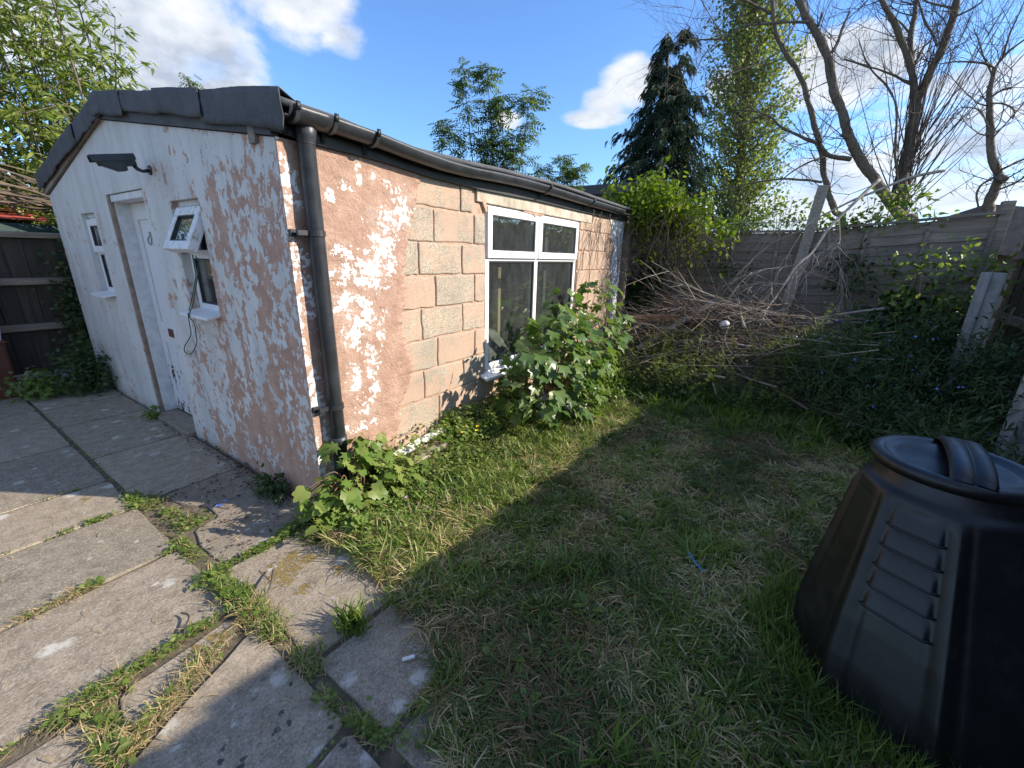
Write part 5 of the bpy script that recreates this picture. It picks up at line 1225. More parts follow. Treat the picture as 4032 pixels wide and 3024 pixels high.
# darker broadleaf mass lower down behind it
def bush(name, c, rad, n, tpl, mat, size, label, cat='shrub', stems=14, stemmat='greenstem', seed=0, flat=.6, group=None, shell=.45, droop=0.0):
    r = np.random.default_rng(seed + 100); t = empty(name, (c[0], c[1], 0), label, cat, group)
    d = r.normal(size=(n, 3)); d /= np.linalg.norm(d, axis=1, keepdims=True); k = (shell + (1 - shell) * r.random(n)) ** .8
    lump = 1 + .28 * np.sin(d[:, 0] * 5 + seed) * np.sin(d[:, 1] * 6 + seed * 2) + .18 * np.sin(d[:, 2] * 9 + d[:, 0] * 7)
    p = d * (k * lump)[:, None] * np.array(rad); p[:, 2] += c[2]
    keep = p[:, 2] > .015; p = p[keep]; d = d[keep]; N = len(p)
    dd_ = d * .7 + r.normal(size=(N, 3)) * .55; dd_[:, 2] += -.15 - droop
    up = np.tile([0, 0, 1.0], (N, 1)) * flat + d * .5 + r.normal(size=(N, 3)) * .35
    m = MB(); rr = random.Random(seed)
    for _ in range(stems):
        q = p[rr.randrange(N)]; m.tube(spline([(q[0] * .25, q[1] * .25, -.02), (q[0] * .6 + rr.gauss(0, .03), q[1] * .6 + rr.gauss(0, .03), q[2] * .6), tuple(q)], 4), [.006, .0058, .0055, .005, .0048, .0045, .004, .003, .002], 5, False)
    m.build('stems', M[stemmat], t)['kind'] = 'stuff'
    V, F = scatter(tpl, p, dd_, up, r.uniform(size * .6, size * 1.2, N)); link('foliage', np_mesh('foliage', V, F), mat, t)
    return t
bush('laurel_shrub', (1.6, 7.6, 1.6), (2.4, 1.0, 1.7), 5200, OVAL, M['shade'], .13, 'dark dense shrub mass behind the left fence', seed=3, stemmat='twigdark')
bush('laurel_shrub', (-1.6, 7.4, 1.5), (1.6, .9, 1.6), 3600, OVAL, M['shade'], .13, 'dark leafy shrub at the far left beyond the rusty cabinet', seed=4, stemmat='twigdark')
# leafless canes pushed over the left fence
cn = MB(); r = random.Random(8)
for k in range(26):
    a = (r.uniform(.55, 1.0), r.uniform(4.85, 5.5), r.uniform(1.75, 2.1)); b_ = (r.uniform(-1.5, -.1), r.uniform(4.9, 5.9), r.uniform(1.85, 2.45))
    cn.tube(spline([a, ((a[0] + b_[0]) / 2, (a[1] + b_[1]) / 2, (a[2] + b_[2]) / 2 + r.uniform(-.06, .08)), b_], 4), [.011, .011, .010, .009, .008, .007, .006, .005, .004], 5)
tag(cn.build('cane_bundle', M['twig'], None), 'loose bundle of green brown canes over the left fence top', 'canes')

# ------------------------------------------------------------------ creeper over the far corner of the shed
cl = empty('creeper', (5.3, -.4, 0), 'yellow green creeper heaped over the shed corner with hanging dead stems', 'creeper')
r = np.random.default_rng(61); n = 3400
d = rvec(n); kk = r.uniform(.35, 1.0, n); p = d * kk[:, None] * np.array([.60, .82, .38]) + np.array([.0, .10, 2.16])
p[:, 2] += .12 * np.sin(p[:, 1] * 7) * np.sin(p[:, 0] * 6 + 1); p[:, 2] += np.where(p[:, 1] > 0.1, .10, -.10 * np.abs(p[:, 1]))
p2 = np.stack([r.uniform(-.3, .4, 700), r.uniform(-1.0, .4, 700), 2.05 - np.abs(r.normal(0, .28, 700))], 1)
sprigs = []
for q in range(26):
    b0 = p[r.integers(0, n)]; L = r.uniform(.15, .38)
    for u in np.linspace(0, 1, 12): sprigs.append((b0[0] + r.normal(0, .02) + .06 * u, b0[1] + r.normal(0, .02), max(b0[2], 2.15) + L * u))
p = np.concatenate([p, p2, np.array(sprigs)]); N = len(p)
dd_ = rvec(N); dd_[:, 2] -= .2; up = np.tile([0, 0, 1.0], (N, 1)) + r.normal(size=(N, 3)) * .5
leaves('foliage', OVAL, p, dd_, up, r.uniform(.045, .11, N), M['clematis'], cl)
hs = MB(); rr = random.Random(9)
for k in range(250):
    x, y, z = rr.uniform(-.50, .35), rr.uniform(-.72, .38), rr.uniform(1.75, 2.2); L = rr.uniform(.25, 1.05) * (1.0 - .35 * abs(y + .1)); pts = [Vector((x, y, z))]; dv = Vector((rr.gauss(0, .5), rr.gauss(0, .5), -.3))
    for s_ in range(9): dv = (dv + Vector((rr.gauss(-.02, .38), rr.gauss(0, .38), -.22 + rr.gauss(0, .2)))).normalized(); pts.append(pts[-1] + dv * L / 9)
    hs.tube(pts, [.0036 * (1 - .6 * q / 9) for q in range(10)], 4, False)
for k in range(34):
    x = rr.uniform(3.55, 4.8) - 5.3; z = rr.uniform(1.75, 2.05); pts = [Vector((x, .40 - rr.uniform(.03, .14), z))]; dv = Vector((rr.gauss(0, .3), 0, -1)); L = rr.uniform(.3, 1.1)
    for s_ in range(9): dv = (dv + Vector((rr.gauss(0, .3), rr.gauss(0, .08), -.15))).normalized(); q_ = pts[-1] + dv * L / 9; q_.y = min(q_.y, .385); pts.append(q_)
    hs.tube(pts, [.0034 * (1 - .6 * q / 9) for q in range(10)], 4, False)
hs.build('dead_stems', M['twig'], cl)

# ------------------------------------------------------------------ leafy plants with leaves big enough to pick out
def big_leaf_plant(name, base, label, cat, sites, tpls, mat, stemmat, size, nl, seed, lo=.6):
    t = empty(name, base, label, cat); r = random.Random(seed); me = []
    for tv, tf in tpls:
        me_ = np_mesh('leaf', np.array(tv), np.array(tf)); me_.materials.append(mat); me.append(me_)
    st = MB(); k = 0
    for (c, rad, n, foot) in sites:
        for _ in range(n):
            while True:
                d = Vector((r.uniform(-1, 1), r.uniform(-1, 1), r.uniform(-1, 1)))
                if lo < d.length < 1: break
            p = Vector((c[0] + d.x * rad[0], c[1] + d.y * rad[1], c[2] + d.z * rad[2]))
            if p.z < .03 or p.y + base[1] > -.04: continue
            o = link('leaf', r.choice(me), None, t); s_ = size * r.uniform(.55, 1.15); a = math.atan2(d.y * rad[0], d.x * rad[1]) + r.gauss(0, .7)
            x = Vector((math.cos(a), math.sin(a), -.35 + r.gauss(0, .28))).normalized(); u = (Vector((.18, -.32, .8)) + Vector((r.gauss(0, .3), r.gauss(0, .3), 0)))
            z = (u - x * u.dot(x)).normalized(); y = z.cross(x)
            o.matrix_local = Matrix(((x.x * s_, y.x * s_, z.x * s_, p.x), (x.y * s_, y.y * s_, z.y * s_, p.y), (x.z * s_, y.z * s_, z.z * s_, p.z), (0, 0, 0, 1)))
            if k % 9 == 0:
                f = Vector((foot[0] + r.gauss(0, .02), foot[1] + r.gauss(0, .02), .0)); mid = f * .45 + p * .55 + Vector((0, 0, .12)); st.tube(spline([tuple(f), tuple(mid), tuple(p)], 4), [.0045, .0043, .004, .0038, .0034, .003, .0026, .0022, .0015], 5, False)
            k += 1
    st.build('stem', M[stemmat], t, True); return t
big_leaf_plant('sycamore_sapling', (2.25, -.42, 0), 'bushy sycamore sapling with lobed leaves in front of the big window', 'sapling',
    [((-.10, -.08, .47), (.80, .40, .42), 300, (0, .12)), ((-.25, -.12, .80), (.55, .30, .26), 110, (0, .12)), ((.55, -.08, .70), (.55, .36, .44), 130, (.3, .15)), ((1.02, .06, .90), (.34, .26, .38), 60, (.6, .2)), ((1.0, .10, 1.24), (.16, .14, .14), 12, (.6, .2)), ((.03, .02, 1.10), (.15, .12, .18), 14, (.0, .1))],
    [MAPLE, palmate([(a, r_ * (1 + .12 * math.sin(a))) for a, r_ in [(0, .75), (10, .58), (24, .42), (40, .52), (55, .62), (74, .38), (100, .44), (116, .48), (172, .26), (188, .26), (244, .48), (262, .44), (286, .38), (305, .62), (320, .52), (336, .42), (350, .58)]], fold=.28, droop=.4)], M['sycamore'], 'redstem', .122, 0, 71, .40)
big_leaf_plant('mallow_plant', (.12, -.18, 0), 'bright soft leaved bush at the near corner by the downpipe foot', 'bush',
    [((.02, 0, .20), (.34, .18, .20), 190, (0, 0)), ((-.12, -.03, .10), (.22, .19, .13), 80, (-.05, 0)), ((.05, .06, .38), (.22, .09, .10), 44, (0, .04)), ((.28, -.06, .14), (.18, .14, .12), 50, (.2, 0))], [MALLOW, CUTLEAF], M['mallow'], 'redstem', .088, 0, 72, .3)
# ------------------------------------------------------------------ brush pile, dead bough, planks
def pile_h(x, y):
    """Height of the heap of cuttings at (x, y)."""
    return .98 * np.exp(-(((x - 4.75) / .95) ** 4)) * np.exp(-(((y + 1.55) / 1.35) ** 4)) * (1 - .12 * np.clip((-y - 1.8), 0, 2))
bp = empty('brush_pile', (4.7, -1.5, 0), 'heap of cut branches and twigs in front of the back fence', 'brush pile'); r = random.Random(81)
def stick_mesh(L, rad, crook, forks, seed):
    q = random.Random(seed); m = MB(); d = Vector((1, 0, 0)); pts = [Vector((-L / 2, 0, 0))]; n = 7
    for s_ in range(n): d = (d + Vector((0, q.gauss(0, crook), q.gauss(0, crook)))).normalized(); pts.append(pts[-1] + d * L / n)
    m.tube(pts, [rad * (1 - .6 * k / n) for k in range(n + 1)], 5)
    for _ in range(forks):
        k = q.randrange(2, n); e = pts[k]; dd_ = (pts[k] - pts[k - 1]).normalized() + Vector((0, q.gauss(0, .5), q.gauss(0, .5))); l2 = L * q.uniform(.15, .4)
        f = [e, e + dd_ * l2 * .5 + Vector((0, q.gauss(0, .02), q.gauss(0, .02))), e + dd_ * l2]; m.tube(f, [rad * .5, rad * .4, rad * .15], 4)
    return m.mesh('branch')
sm_ = [stick_mesh(random.uniform(.7, 1.9), random.uniform(.005, .013), random.uniform(.06, .2), random.randrange(1, 4), k) for k in range(14)]
for q, me in enumerate(sm_): me.materials.append(M['twig'] if q % 4 else M['deadwood'])
for k in range(230):
    x, y = r.uniform(3.7, 5.75), r.uniform(-2.95, -.35); h = float(pile_h(x, y))
    o = link('branch', sm_[k % 14], None, bp); zz = h * r.uniform(.35, 1.03) if r.random() < .35 else h * r.uniform(.88, 1.05)
    o.location = (x - 4.7, y + 1.5, max(zz, .06)); a = r.gauss(1.57, .75); o.rotation_euler = (r.uniform(0, 6.28), r.gauss(.0, .16), a)
tm = MB()
for k in range(4200):
    x, y = r.uniform(3.5, 5.8), r.uniform(-3.0, -.25); h = float(pile_h(x, y)); z = h * (r.random() ** .6) * 1.04
    if z < .03: continue
    L = r.uniform(.12, .55); a = r.gauss(1.57, .9); d = Vector((math.cos(a), math.sin(a), r.gauss(0, .35))).normalized(); p = Vector((x - 4.7, y + 1.5, z))
    mid = p + d * L / 2 + Vector((r.gauss(0, .03), r.gauss(0, .03), r.gauss(0, .02))); tm.tube([p, mid, p + d * L], [.0035, .003, .0012], 3, False)
o = tm.build('twigs', M['twig'], bp); o['kind'] = 'stuff'
tm = MB()
for k in range(26): x, y = r.uniform(3.9, 5.4), r.uniform(-2.2, -.4); h = float(pile_h(x, y)); z = h - .05; pts = [Vector((x - 4.7, y + 1.5, z)), Vector((x - 4.7 + r.gauss(0, .06), y + 1.5 + r.gauss(0, .1), z + .15)), Vector((x - 4.7 + r.gauss(0, .12), y + 1.5 + r.gauss(0, .2), z + r.uniform(.2, .42)))]; tm.tube(pts, [.006, .004, .002], 4, False)
o = tm.build('upright_twigs', M['twig'], bp); o['kind'] = 'stuff'
core = MB(); n1 = 40; vs = [(3.55 + 2.35 * i / n1, -3.05 + 2.9 * j / n1, max(-.05, float(pile_h(3.55 + 2.35 * i / n1, -3.05 + 2.9 * j / n1)) * .68 - .05 + .05 * mnoise.noise((i * .5, j * .5, 3)))) for i in range(n1 + 1) for j in range(n1 + 1)]
core.v = [(a - 4.7, b_ + 1.5, c_) for a, b_, c_ in vs]; core.f = [(i * (n1 + 1) + j, (i + 1) * (n1 + 1) + j, (i + 1) * (n1 + 1) + j + 1, i * (n1 + 1) + j + 1) for i in range(n1) for j in range(n1)]
core.build('packed_core', M['soil'], bp, True)
plank('beam', (4.55, -.22, .70), (4.35, -1.02, .80), .085, .085, M['beam'], 'brown squared beam lying on the left end of the brush pile', 'beam')
plank('old_plank', (3.95, -.66, .42), (4.55, -1.36, 1.02), .085, .028, M['oldwood'], 'split grey plank slanting across the front of the brush pile', 'plank', (-.6, .4, 1))
plank('white_lath', (4.45, -.85, .86), (4.45, -1.02, .93), .02, .012, M['whiteboard'], 'thin white slat on top of the brush pile', 'slat')
m = MB(); vs = []
for i in range(9):
    for j in range(14): ph = math.pi * i / 8; th = 2 * math.pi * j / 14; vs.append((4.13 + .055 * math.sin(ph) * math.cos(th), -1.58 + .055 * math.sin(ph) * math.sin(th), .80 + .055 * math.cos(ph)))
m.v = vs; m.f = [(i * 14 + j, i * 14 + (j + 1) % 14, (i + 1) * 14 + (j + 1) % 14, (i + 1) * 14 + j) for i in range(8) for j in range(14)]
tag(m.build('ball', M['ball'], None, True), 'small pale grey ball resting on the brush pile', 'ball')
plank('cut_log', (4.15, -2.55, .62), (4.12, -2.95, .58), .05, .05, M['deadwood'], 'pale cut log end in the shaded right part of the pile', 'log')
# big leaning dead bough with pale twigs
db = empty('dead_bough', (5.5, -2.5, 0), 'pale barkless dead bough propped over the fence with drooping twigs', 'dead bough'); tips = []
for i, b in enumerate(TRACED['dead']):
    sp = spline(b, 4); pts = [(q[0] - 5.5, q[1] + 2.5, q[2]) for q in sp]; rad = [max(q[3] * .62, .0025) for q in sp]
    MB().tube(pts, rad, 8 if i < 2 else 5).build('bough' if i < 2 else 'twig', M['deadwood'], db, True)
    if i > 0:
        for k in range(3, len(pts)): tips.append((Vector(pts[k]), Vector(pts[k]) - Vector(pts[k - 1]), rad[k]))
tm = MB(); r = random.Random(83)
for k in range(260):
    p, d, rr = r.choice(tips); d = (d.normalized() + Vector((r.gauss(0, .4), r.gauss(0, .6), r.gauss(-.35, .4)))).normalized(); L = r.uniform(.12, .60); q = [p]
    for s_ in range(4): d = (d + Vector((r.gauss(0, .12), r.gauss(0, .16), -.06))).normalized(); q.append(q[-1] + d * L / 4)
    tm.tube(q, [min(rr, .0035) * (1 - .7 * s_ / 4) for s_ in range(5)], 4, False)
tm.build('fine_twigs', M['deadwood'], db)['kind'] = 'stuff'
lp = TRACED['planks'][0]
tag(MB().beam(lp[0][:3], (lp[2][0] - .02, lp[2][1] + .03, lp[2][2] - .55), .125, .028, (-1, 0, .05)).build('upright_plank', M['oldwood'], None, False, .004), 'wide grey plank standing up against the back fence and tree', 'plank')

# ------------------------------------------------------------------ undergrowth
bush('bramble', (5.55, -3.55, 1.35), (.42, .62, .42), 420, OVAL, M['weed'], .085, 'sunlit bramble sprays arching at the right end of the fence', 'bramble', 18, 'greenstem', 1, group=None)
bush('ivy_clump', (5.85, -3.45, .55), (.22, .60, .75), 900, HEART, M['ivy'], .10, 'dark heart leaved climber on the right of the back fence', 'climber', 10, 'greenstem', 2)
bush('ivy_column', (5.86, -.20, .95), (.10, .20, .72), 240, HEART, M['ivy'], .11, 'narrow column of heart shaped leaves on the fence behind the pile', 'climber', 6, 'greenstem', 5)
bush('ivy_column', (5.86, .12, .8), (.10, .14, .55), 150, HEART, M['ivy'], .10, 'shorter column of climbing leaves beside the shed corner', 'climber', 6, 'greenstem', 6)
bush('bramble', (6.1, -2.75, 2.02), (.18, .95, .16), 520, OVAL, M['weed'], .075, 'bramble leaves running along the top of the right fence panel', 'bramble', 14, 'greenstem', 7, shell=.1)
bush('bramble', (6.15, -1.25, 2.02), (.2, .75, .16), 420, OVAL, M['weed'], .07, 'leafy growth peeping over the fence left of the leaning plank', 'bramble', 12, 'greenstem', 8, shell=.1)
bush('bramble', (6.3, -3.1, 2.3), (.2, .45, .22), 170, OVAL, M['weed'], .08, 'bramble sprays at the foot of the forked bare tree', 'bramble', 12, 'greenstem', 17, shell=.1)
bush('bramble', (6.25, -1.95, 2.2), (.15, .35, .2), 120, OVAL, M['weed'], .08, 'bramble tips beside the leaning plank above the fence', 'bramble', 10, 'greenstem', 18, shell=.1)
bush('ivy_clump', (5.9, -2.75, 1.45), (.08, .55, .35), 170, OVAL, M['ivy'], .07, 'thin trailing leaves on the face of the right fence panel', 'climber', 8, 'greenstem', 9, shell=.1)
bush('ivy_clump', (5.9, -1.2, 1.4), (.08, .6, .35), 120, OVAL, M['ivy'], .06, 'sparse trailing leaves on the middle fence panel', 'climber', 8, 'greenstem', 10, shell=.1)
AL = [((3.72, -2.50, .36), (.40, .42, .50), 'tall'), ((4.15, -2.80, .45), (.48, .45, .58), 'tallest'), ((3.95, -3.15, .40), (.48, .40, .50), 'third'), ((4.65, -3.2, .45), (.5, .4, .60), 'rear'), ((3.35, -2.95, .22), (.38, .34, .32), 'front'), ((2.75, -3.25, .24), (.5, .36, .35), 'near'), ((2.05, -3.45, .25), (.5, .3, .34), 'last')]
LAB = ['blue flowered weed clump at the front right of the brush pile', 'tallest blue flowered weed clump against the right of the pile', 'dark weed clump deep in shade right of the brush pile', 'shaded weed clump before the far concrete post', 'low weed clump at the lawn edge below the brush pile', 'dark weeds between the lawn and the near concrete post', 'dark weeds growing behind the compost bin']
fl = []
for k, (c, rad, _) in enumerate(AL):
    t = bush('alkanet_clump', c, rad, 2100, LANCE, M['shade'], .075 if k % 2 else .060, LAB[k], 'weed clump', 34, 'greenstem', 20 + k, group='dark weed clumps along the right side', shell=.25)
    r2 = np.random.default_rng(200 + k); n = 26 if k < 3 else 6
    d = rvec(n); d[:, 2] = np.abs(d[:, 2]); p = d * np.array(rad) * 1.02; p[:, 2] += c[2]
    leaves('flower', ([(0, 0, 0), (.5, .5, .1), (1, 0, 0), (.5, -.5, .1)], [(0, 1, 2), (0, 2, 3)]), p, rvec(n), rvec(n), .022, M['blueflower'], t)['kind'] = 'stuff'
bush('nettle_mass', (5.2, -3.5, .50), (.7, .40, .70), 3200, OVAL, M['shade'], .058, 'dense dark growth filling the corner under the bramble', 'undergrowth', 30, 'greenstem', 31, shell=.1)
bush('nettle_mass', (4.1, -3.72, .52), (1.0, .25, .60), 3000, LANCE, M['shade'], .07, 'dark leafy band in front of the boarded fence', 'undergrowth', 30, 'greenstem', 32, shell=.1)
bush('weed_clump', (3.0, -.40, .10), (.55, .26, .20), 900, OVAL, M['clematis'], .038, 'bright small leaved weeds at the lit foot of the sycamore', 'weed clump', 14, 'greenstem', 52, shell=.1)
def cleavers(name, spots, label, seed, h0=.5, n=26):
    q = random.Random(seed); c = spots[0]; t = empty(name, (c[0], c[1], 0), label, 'weed clump', 'sticky weeds climbing the brush pile'); st = MB(); pos, dd_ = [], []
    for (x, y, z, s_) in spots:
        for _ in range(n):
            p = Vector((x + q.gauss(0, s_) - c[0], y + q.gauss(0, s_ * 1.3) - c[1], max(0, z - q.uniform(.2, .5)))); d = Vector((q.gauss(-.1, .25), q.gauss(0, .25), 1)); L = q.uniform(.6, 1.1) * h0; pts = [p]
            for k in range(9):
                d = (d + Vector((q.gauss(0, .16), q.gauss(0, .16), .02))).normalized(); pts.append(pts[-1] + d * L / 9)
                pos.append(tuple(pts[-1])); dd_.append(tuple(d))
            st.tube(pts, .0022, 3, False)
    st.build('stem', M['greenstem'], t); N = len(pos)
    leaves('foliage', WHORL, pos, dd_, rvec(N), rng.uniform(.016, .034, N), M['clematis'], t)
cleavers('cleavers', [(3.95, -.98, .55, .10), (4.1, -1.12, .62, .10), (4.0, -1.2, .5, .12)], 'yellow green sticky weed over the slanting plank on the pile', 91)
cleavers('cleavers', [(4.15, -.62, .55, .10), (4.0, -.5, .4, .09)], 'sticky weed climbing the left end of the brush pile', 92, .45)
cleavers('cleavers', [(4.15, -2.1, .70, .16), (4.0, -2.35, .72, .18), (4.2, -2.55, .75, .16)], 'sunlit sticky weed over the right shoulder of the pile', 93, .55, 40)
cleavers('cleavers', [(3.65, -.7, .38, .14), (3.5, -1.1, .36, .16), (3.55, -1.6, .36, .2), (3.5, -2.0, .36, .2), (3.75, -1.3, .5, .2), (3.8, -1.8, .5, .2)], 'thin sticky weed at the shaded foot of the pile', 94, .5, 34)
bush('weed_clump', (3.42, -1.25, .14), (.22, .50, .26), 900, OVAL, M['shade'], .05, 'shaded leafy weeds along the foot of the brush pile', 'weed clump', 20, 'greenstem', 49, shell=.1)
bush('weed_clump', (3.45, -1.95, .12), (.22, .36, .24), 650, LANCE, M['shade'], .07, 'narrow leaved weeds at the lawn end below the brush pile', 'weed clump', 16, 'greenstem', 50, shell=.1)
bush('weed_clump', (2.95, -.62, .13), (.30, .24, .22), 700, OVAL, M['weed'], .05, 'bright leafy weeds right of the plastic sheeting', 'weed clump', 14, 'greenstem', 41, shell=.15)
bush('weed_clump', (3.45, -.55, .18), (.36, .30, .28), 700, OVAL, M['weed'], .055, 'dark edged weeds between the sycamore and the brush pile', 'weed clump', 14, 'greenstem', 42, shell=.15)
bush('dock_plant', (2.18, -.66, .12), (.13, .13, .16), 26, LANCE, M['mallow'], .24, 'long leaved dock plant growing by the plastic bag', 'plant', 3, 'greenstem', 43, shell=.1)
bush('weed_clump', (-.20, 3.95, .22), (.28, .32, .32), 900, CUTLEAF, M['shade'], .06, 'dark weeds against the far end of the gable wall', 'weed clump', 14, 'greenstem', 44, shell=.1)
bush('weed_clump', (-.52, 4.12, .12), (.26, .24, .17), 520, CUTLEAF, M['weed'], .055, 'pale weeds on the paving before the rusty cabinet', 'weed clump', 12, 'greenstem', 45, shell=.1)
bush('hanging_shrub', (-.02, 4.50, .80), (.25, .10, .75), 800, CUTLEAF, M['shade'], .06, 'dark shrub growing up between the gable and the left fence', 'shrub', 10, 'greenstem', 46, shell=.1)
bush('door_weed', (-.075, 2.55, .04), (.07, .09, .07), 60, CUTLEAF, M['weed'], .05, 'small weed at the left foot of the door', 'weed', 5, 'greenstem', 47, shell=.1)
bush('weed_clump', (-.10, .42, .05), (.09, .22, .09), 300, OVAL, M['shade'], .04, 'dark weeds along the foot of the peeling gable', 'weed clump', 8, 'greenstem', 48, shell=.1)
stn = MB().beam((-.66, 4.28, .06), (-.55, 4.22, .26), .04, .035); tag(stn.build('old_branch', M['deadwood'], None), 'gnarled pale branch among weeds by the rusty cabinet', 'branch')

# ground cover along the wall
r2 = np.random.default_rng(300)
def cover(name, n, xr, yf, tpl, mat, size, hz, label=None, keep=None):
    x = r2.uniform(xr[0], xr[1], n); y = yf(x, r2.random(n)); z = lawn_z(x, y) + mound(x, y) + r2.random(n) ** 1.3 * hz(x, y)
    if keep is not None: k = keep(x, y); x, y, z = x[k], y[k], z[k]
    N = len(x); a = r2.uniform(0, 6.28, N); d = np.stack([np.cos(a), np.sin(a), r2.normal(-.1, .35, N)], 1); up = np.tile([.1, -.2, 1.0], (N, 1)) + r2.normal(size=(N, 3)) * .35
    V, F = scatter(tpl, np.stack([x, y, z], 1), d, up, r2.uniform(size * .55, size * 1.25, N)); return tag(link(name, np_mesh(name, V, F), mat), label, kind='stuff')
clear = lambda x, y: ~((x > .42) & (x < 1.02) & (y > -.26 + .0 * x) & (y < -.03) & (r2.random(len(x)) < .80))
cover('weed_cover', 7500, (.30, 2.2), lambda x, u: -.045 - .24 * u ** 1.2, CUTLEAF, M['weed'], .042, lambda x, y: .05 + .15 * np.clip(1 + (y + .05) / .3, 0, 1), 'low cut leaved weeds along the foot of the wall', clear)
cover('clover_cover', 9000, (-.10, 2.9), lambda x, u: -.26 - .42 * u, OVAL, M['weed'], .030, lambda x, y: .02 + .09 * np.clip((y + .75) / .4, 0, 1), 'small leaved weeds in the sunny strip of lawn', lambda x, y: (r2.random(len(x)) < np.clip(1.2 - np.abs(y + .4) * 1.5, .15, 1)))
# flowers
def flower(x, y, z, mat, label, cat, group, s_=.014):
    m = MB()
    for k in range(5):
        a = k * 1.2566; b = len(m.v)
        for px_, py_, pz in ((0, 0, 0), (.8, -.45, .35), (1.1, 0, .5), (.8, .45, .35)): m.v.append((x + s_ * (px_ * math.cos(a) - py_ * math.sin(a)), y + s_ * (px_ * math.sin(a) + py_ * math.cos(a)), z + s_ * pz))
        m.f.append((b, b + 1, b + 2, b + 3))
    tag(m.build('buttercup' if mat == M['yellow'] else 'flower', mat), label, cat, group)
for x, y, z in ((.99, -.10, .24), (1.10, -.20, .21), (1.03, -.24, .20), (1.19, -.26, .20), (1.14, -.29, .19), (.70, -.07, .25)): flower(x, y, z, M['yellow'], 'yellow buttercup in the weeds along the wall', 'flower', 'buttercups by the wall')
for x, y, z in ((.35, -.20, .14), (.27, -.44, .10)): flower(x, y, z, M['pink'], 'small pink flower beside the leafy corner bush', 'flower', 'pink flowers by the corner', .010)
for x, y, z in ((-.36, .47, .035), (-.33, .49, .04), (-.375, .49, .03)): flower(x, y, z, M['blueflower'], 'tiny blue flower on the paving near the shed corner', 'flower', 'blue flowers on the paving', .011)

# ------------------------------------------------------------------ lawn grass
def dry_at(x, y): return .5 + .5 * (vnoise(x, y, 2.3, 3.3) * 1.1 + .55 * vnoise(x, y, 6.0, 8.8))
def lawn_blades(name, n, xr, yr, tpl, mat, size, want, flat, seed, width=1.0, near=1.6, label=None, extra=None):
    q = np.random.default_rng(seed); x = xr[0] + (xr[1] - xr[0]) * q.random(n) ** near; y = q.uniform(yr[0], yr[1], n)
    k = x > lawn_edge(y) - .012; k &= ((x - .56) ** 2 + (y + 2.78) ** 2 > .34 ** 2); k &= (pile_h(x, y) < .35)
    x, y = x[k], y[k]; dr = dry_at(x, y); k = q.random(len(x)) < want(dr, x, y); x, y = x[k], y[k]; N = len(x)
    z = lawn_z(x, y) + mound(x, y) - .004; a = q.uniform(0, 6.28, N); vert = np.abs(q.normal(flat, .35, N))
    d = np.stack([np.cos(a), np.sin(a), vert], 1); up = np.stack([-np.cos(a) * .8, -np.sin(a) * .8, np.ones(N)], 1) + q.normal(size=(N, 3)) * .4
    tv = np.array(tpl[0], float); tv[:, 1] *= width
    s_ = q.uniform(size * .5, size * 1.3, N)
    if extra is not None: s_ *= extra(x, y)
    V, F = scatter((tv, tpl[1]), np.stack([x, y, z], 1), d, up, s_); return tag(link(name, np_mesh(name, V, F), mat), label, kind='stuff')
tall = lambda x, y: 1 + 1.1 * np.clip((y + .95) / .5, 0, 1) * np.clip((x - .1) / .5, 0, 1) + 1.2 * np.clip((x - 2.6) / .9, 0, 1) + 1.5 * np.exp(-(((x - .62) / .5) ** 2 + ((y + 2.78) / .5) ** 2) ** 3)
def tufts(name, n, per, xr, yr, tpl, mats, size, want, vert, spread, seed, width, near=1.5, label='', lift=0.0, extra=None):
    q = np.random.default_rng(seed); x = xr[0] + (xr[1] - xr[0]) * q.random(n) ** near; y = q.uniform(yr[0], yr[1], n)
    k = (x > lawn_edge(y) - .01) & ((x - .56) ** 2 + (y + 2.78) ** 2 > .33 ** 2) & (pile_h(x, y) < .35); x, y = x[k], y[k]
    k = q.random(len(x)) < want(dry_at(x, y), x, y); x, y = x[k], y[k]; n = len(x)
    tone = np.clip((.5 + .9 * vnoise(x, y, 1.7, 17.0) + q.normal(0, .28, n)) * len(mats), 0, len(mats) - .01).astype(int)
    hs_ = q.uniform(.55, 1.45, n) * (extra(x, y) if extra is not None else 1)
    for c_, mat in enumerate(mats):
        w_ = np.where(tone == c_)[0]
        if not len(w_): continue
        id_ = np.repeat(w_, per); N = len(id_); a = q.uniform(0, 6.28, N); rr = np.abs(q.normal(0, spread, N)); ox, oy = rr * np.cos(a), rr * np.sin(a)
        px_, py_ = x[id_] + ox, y[id_] + oy; z = lawn_z(px_, py_) + mound(px_, py_) - .004 + lift * q.random(N); b = a + q.normal(0, .9, N)
        d = np.stack([np.cos(b), np.sin(b), np.abs(q.normal(vert, .4, N)) if lift == 0 else q.normal(vert, .22, N)], 1); up = np.stack([-np.cos(b) * .8, -np.sin(b) * .8, np.ones(N)], 1) + q.normal(size=(N, 3)) * .4
        tv = np.array(tpl[0], float); tv[:, 1] *= width
        V, F = scatter((tv, tpl[1]), np.stack([px_, py_, z], 1), d, up, size * hs_[id_] * q.uniform(.5, 1.25, N)); tag(link(name, np_mesh(name, V, F), M[mat]), label, kind='stuff')
wallside = lambda x, y: np.clip((y + 1.0) / .35, 0, 1) * np.clip((x + .15) / .4, 0, 1)
tall = lambda x, y: 1 + .45 * wallside(x, y) + 1.3 * np.clip((x - 2.5) / .9, 0, 1) + .9 * np.exp(-(((x - .62) / .5) ** 2 + ((y + 2.78) / .5) ** 2) ** 3)
GM = ['grass_dark', 'grass', 'grass_light']
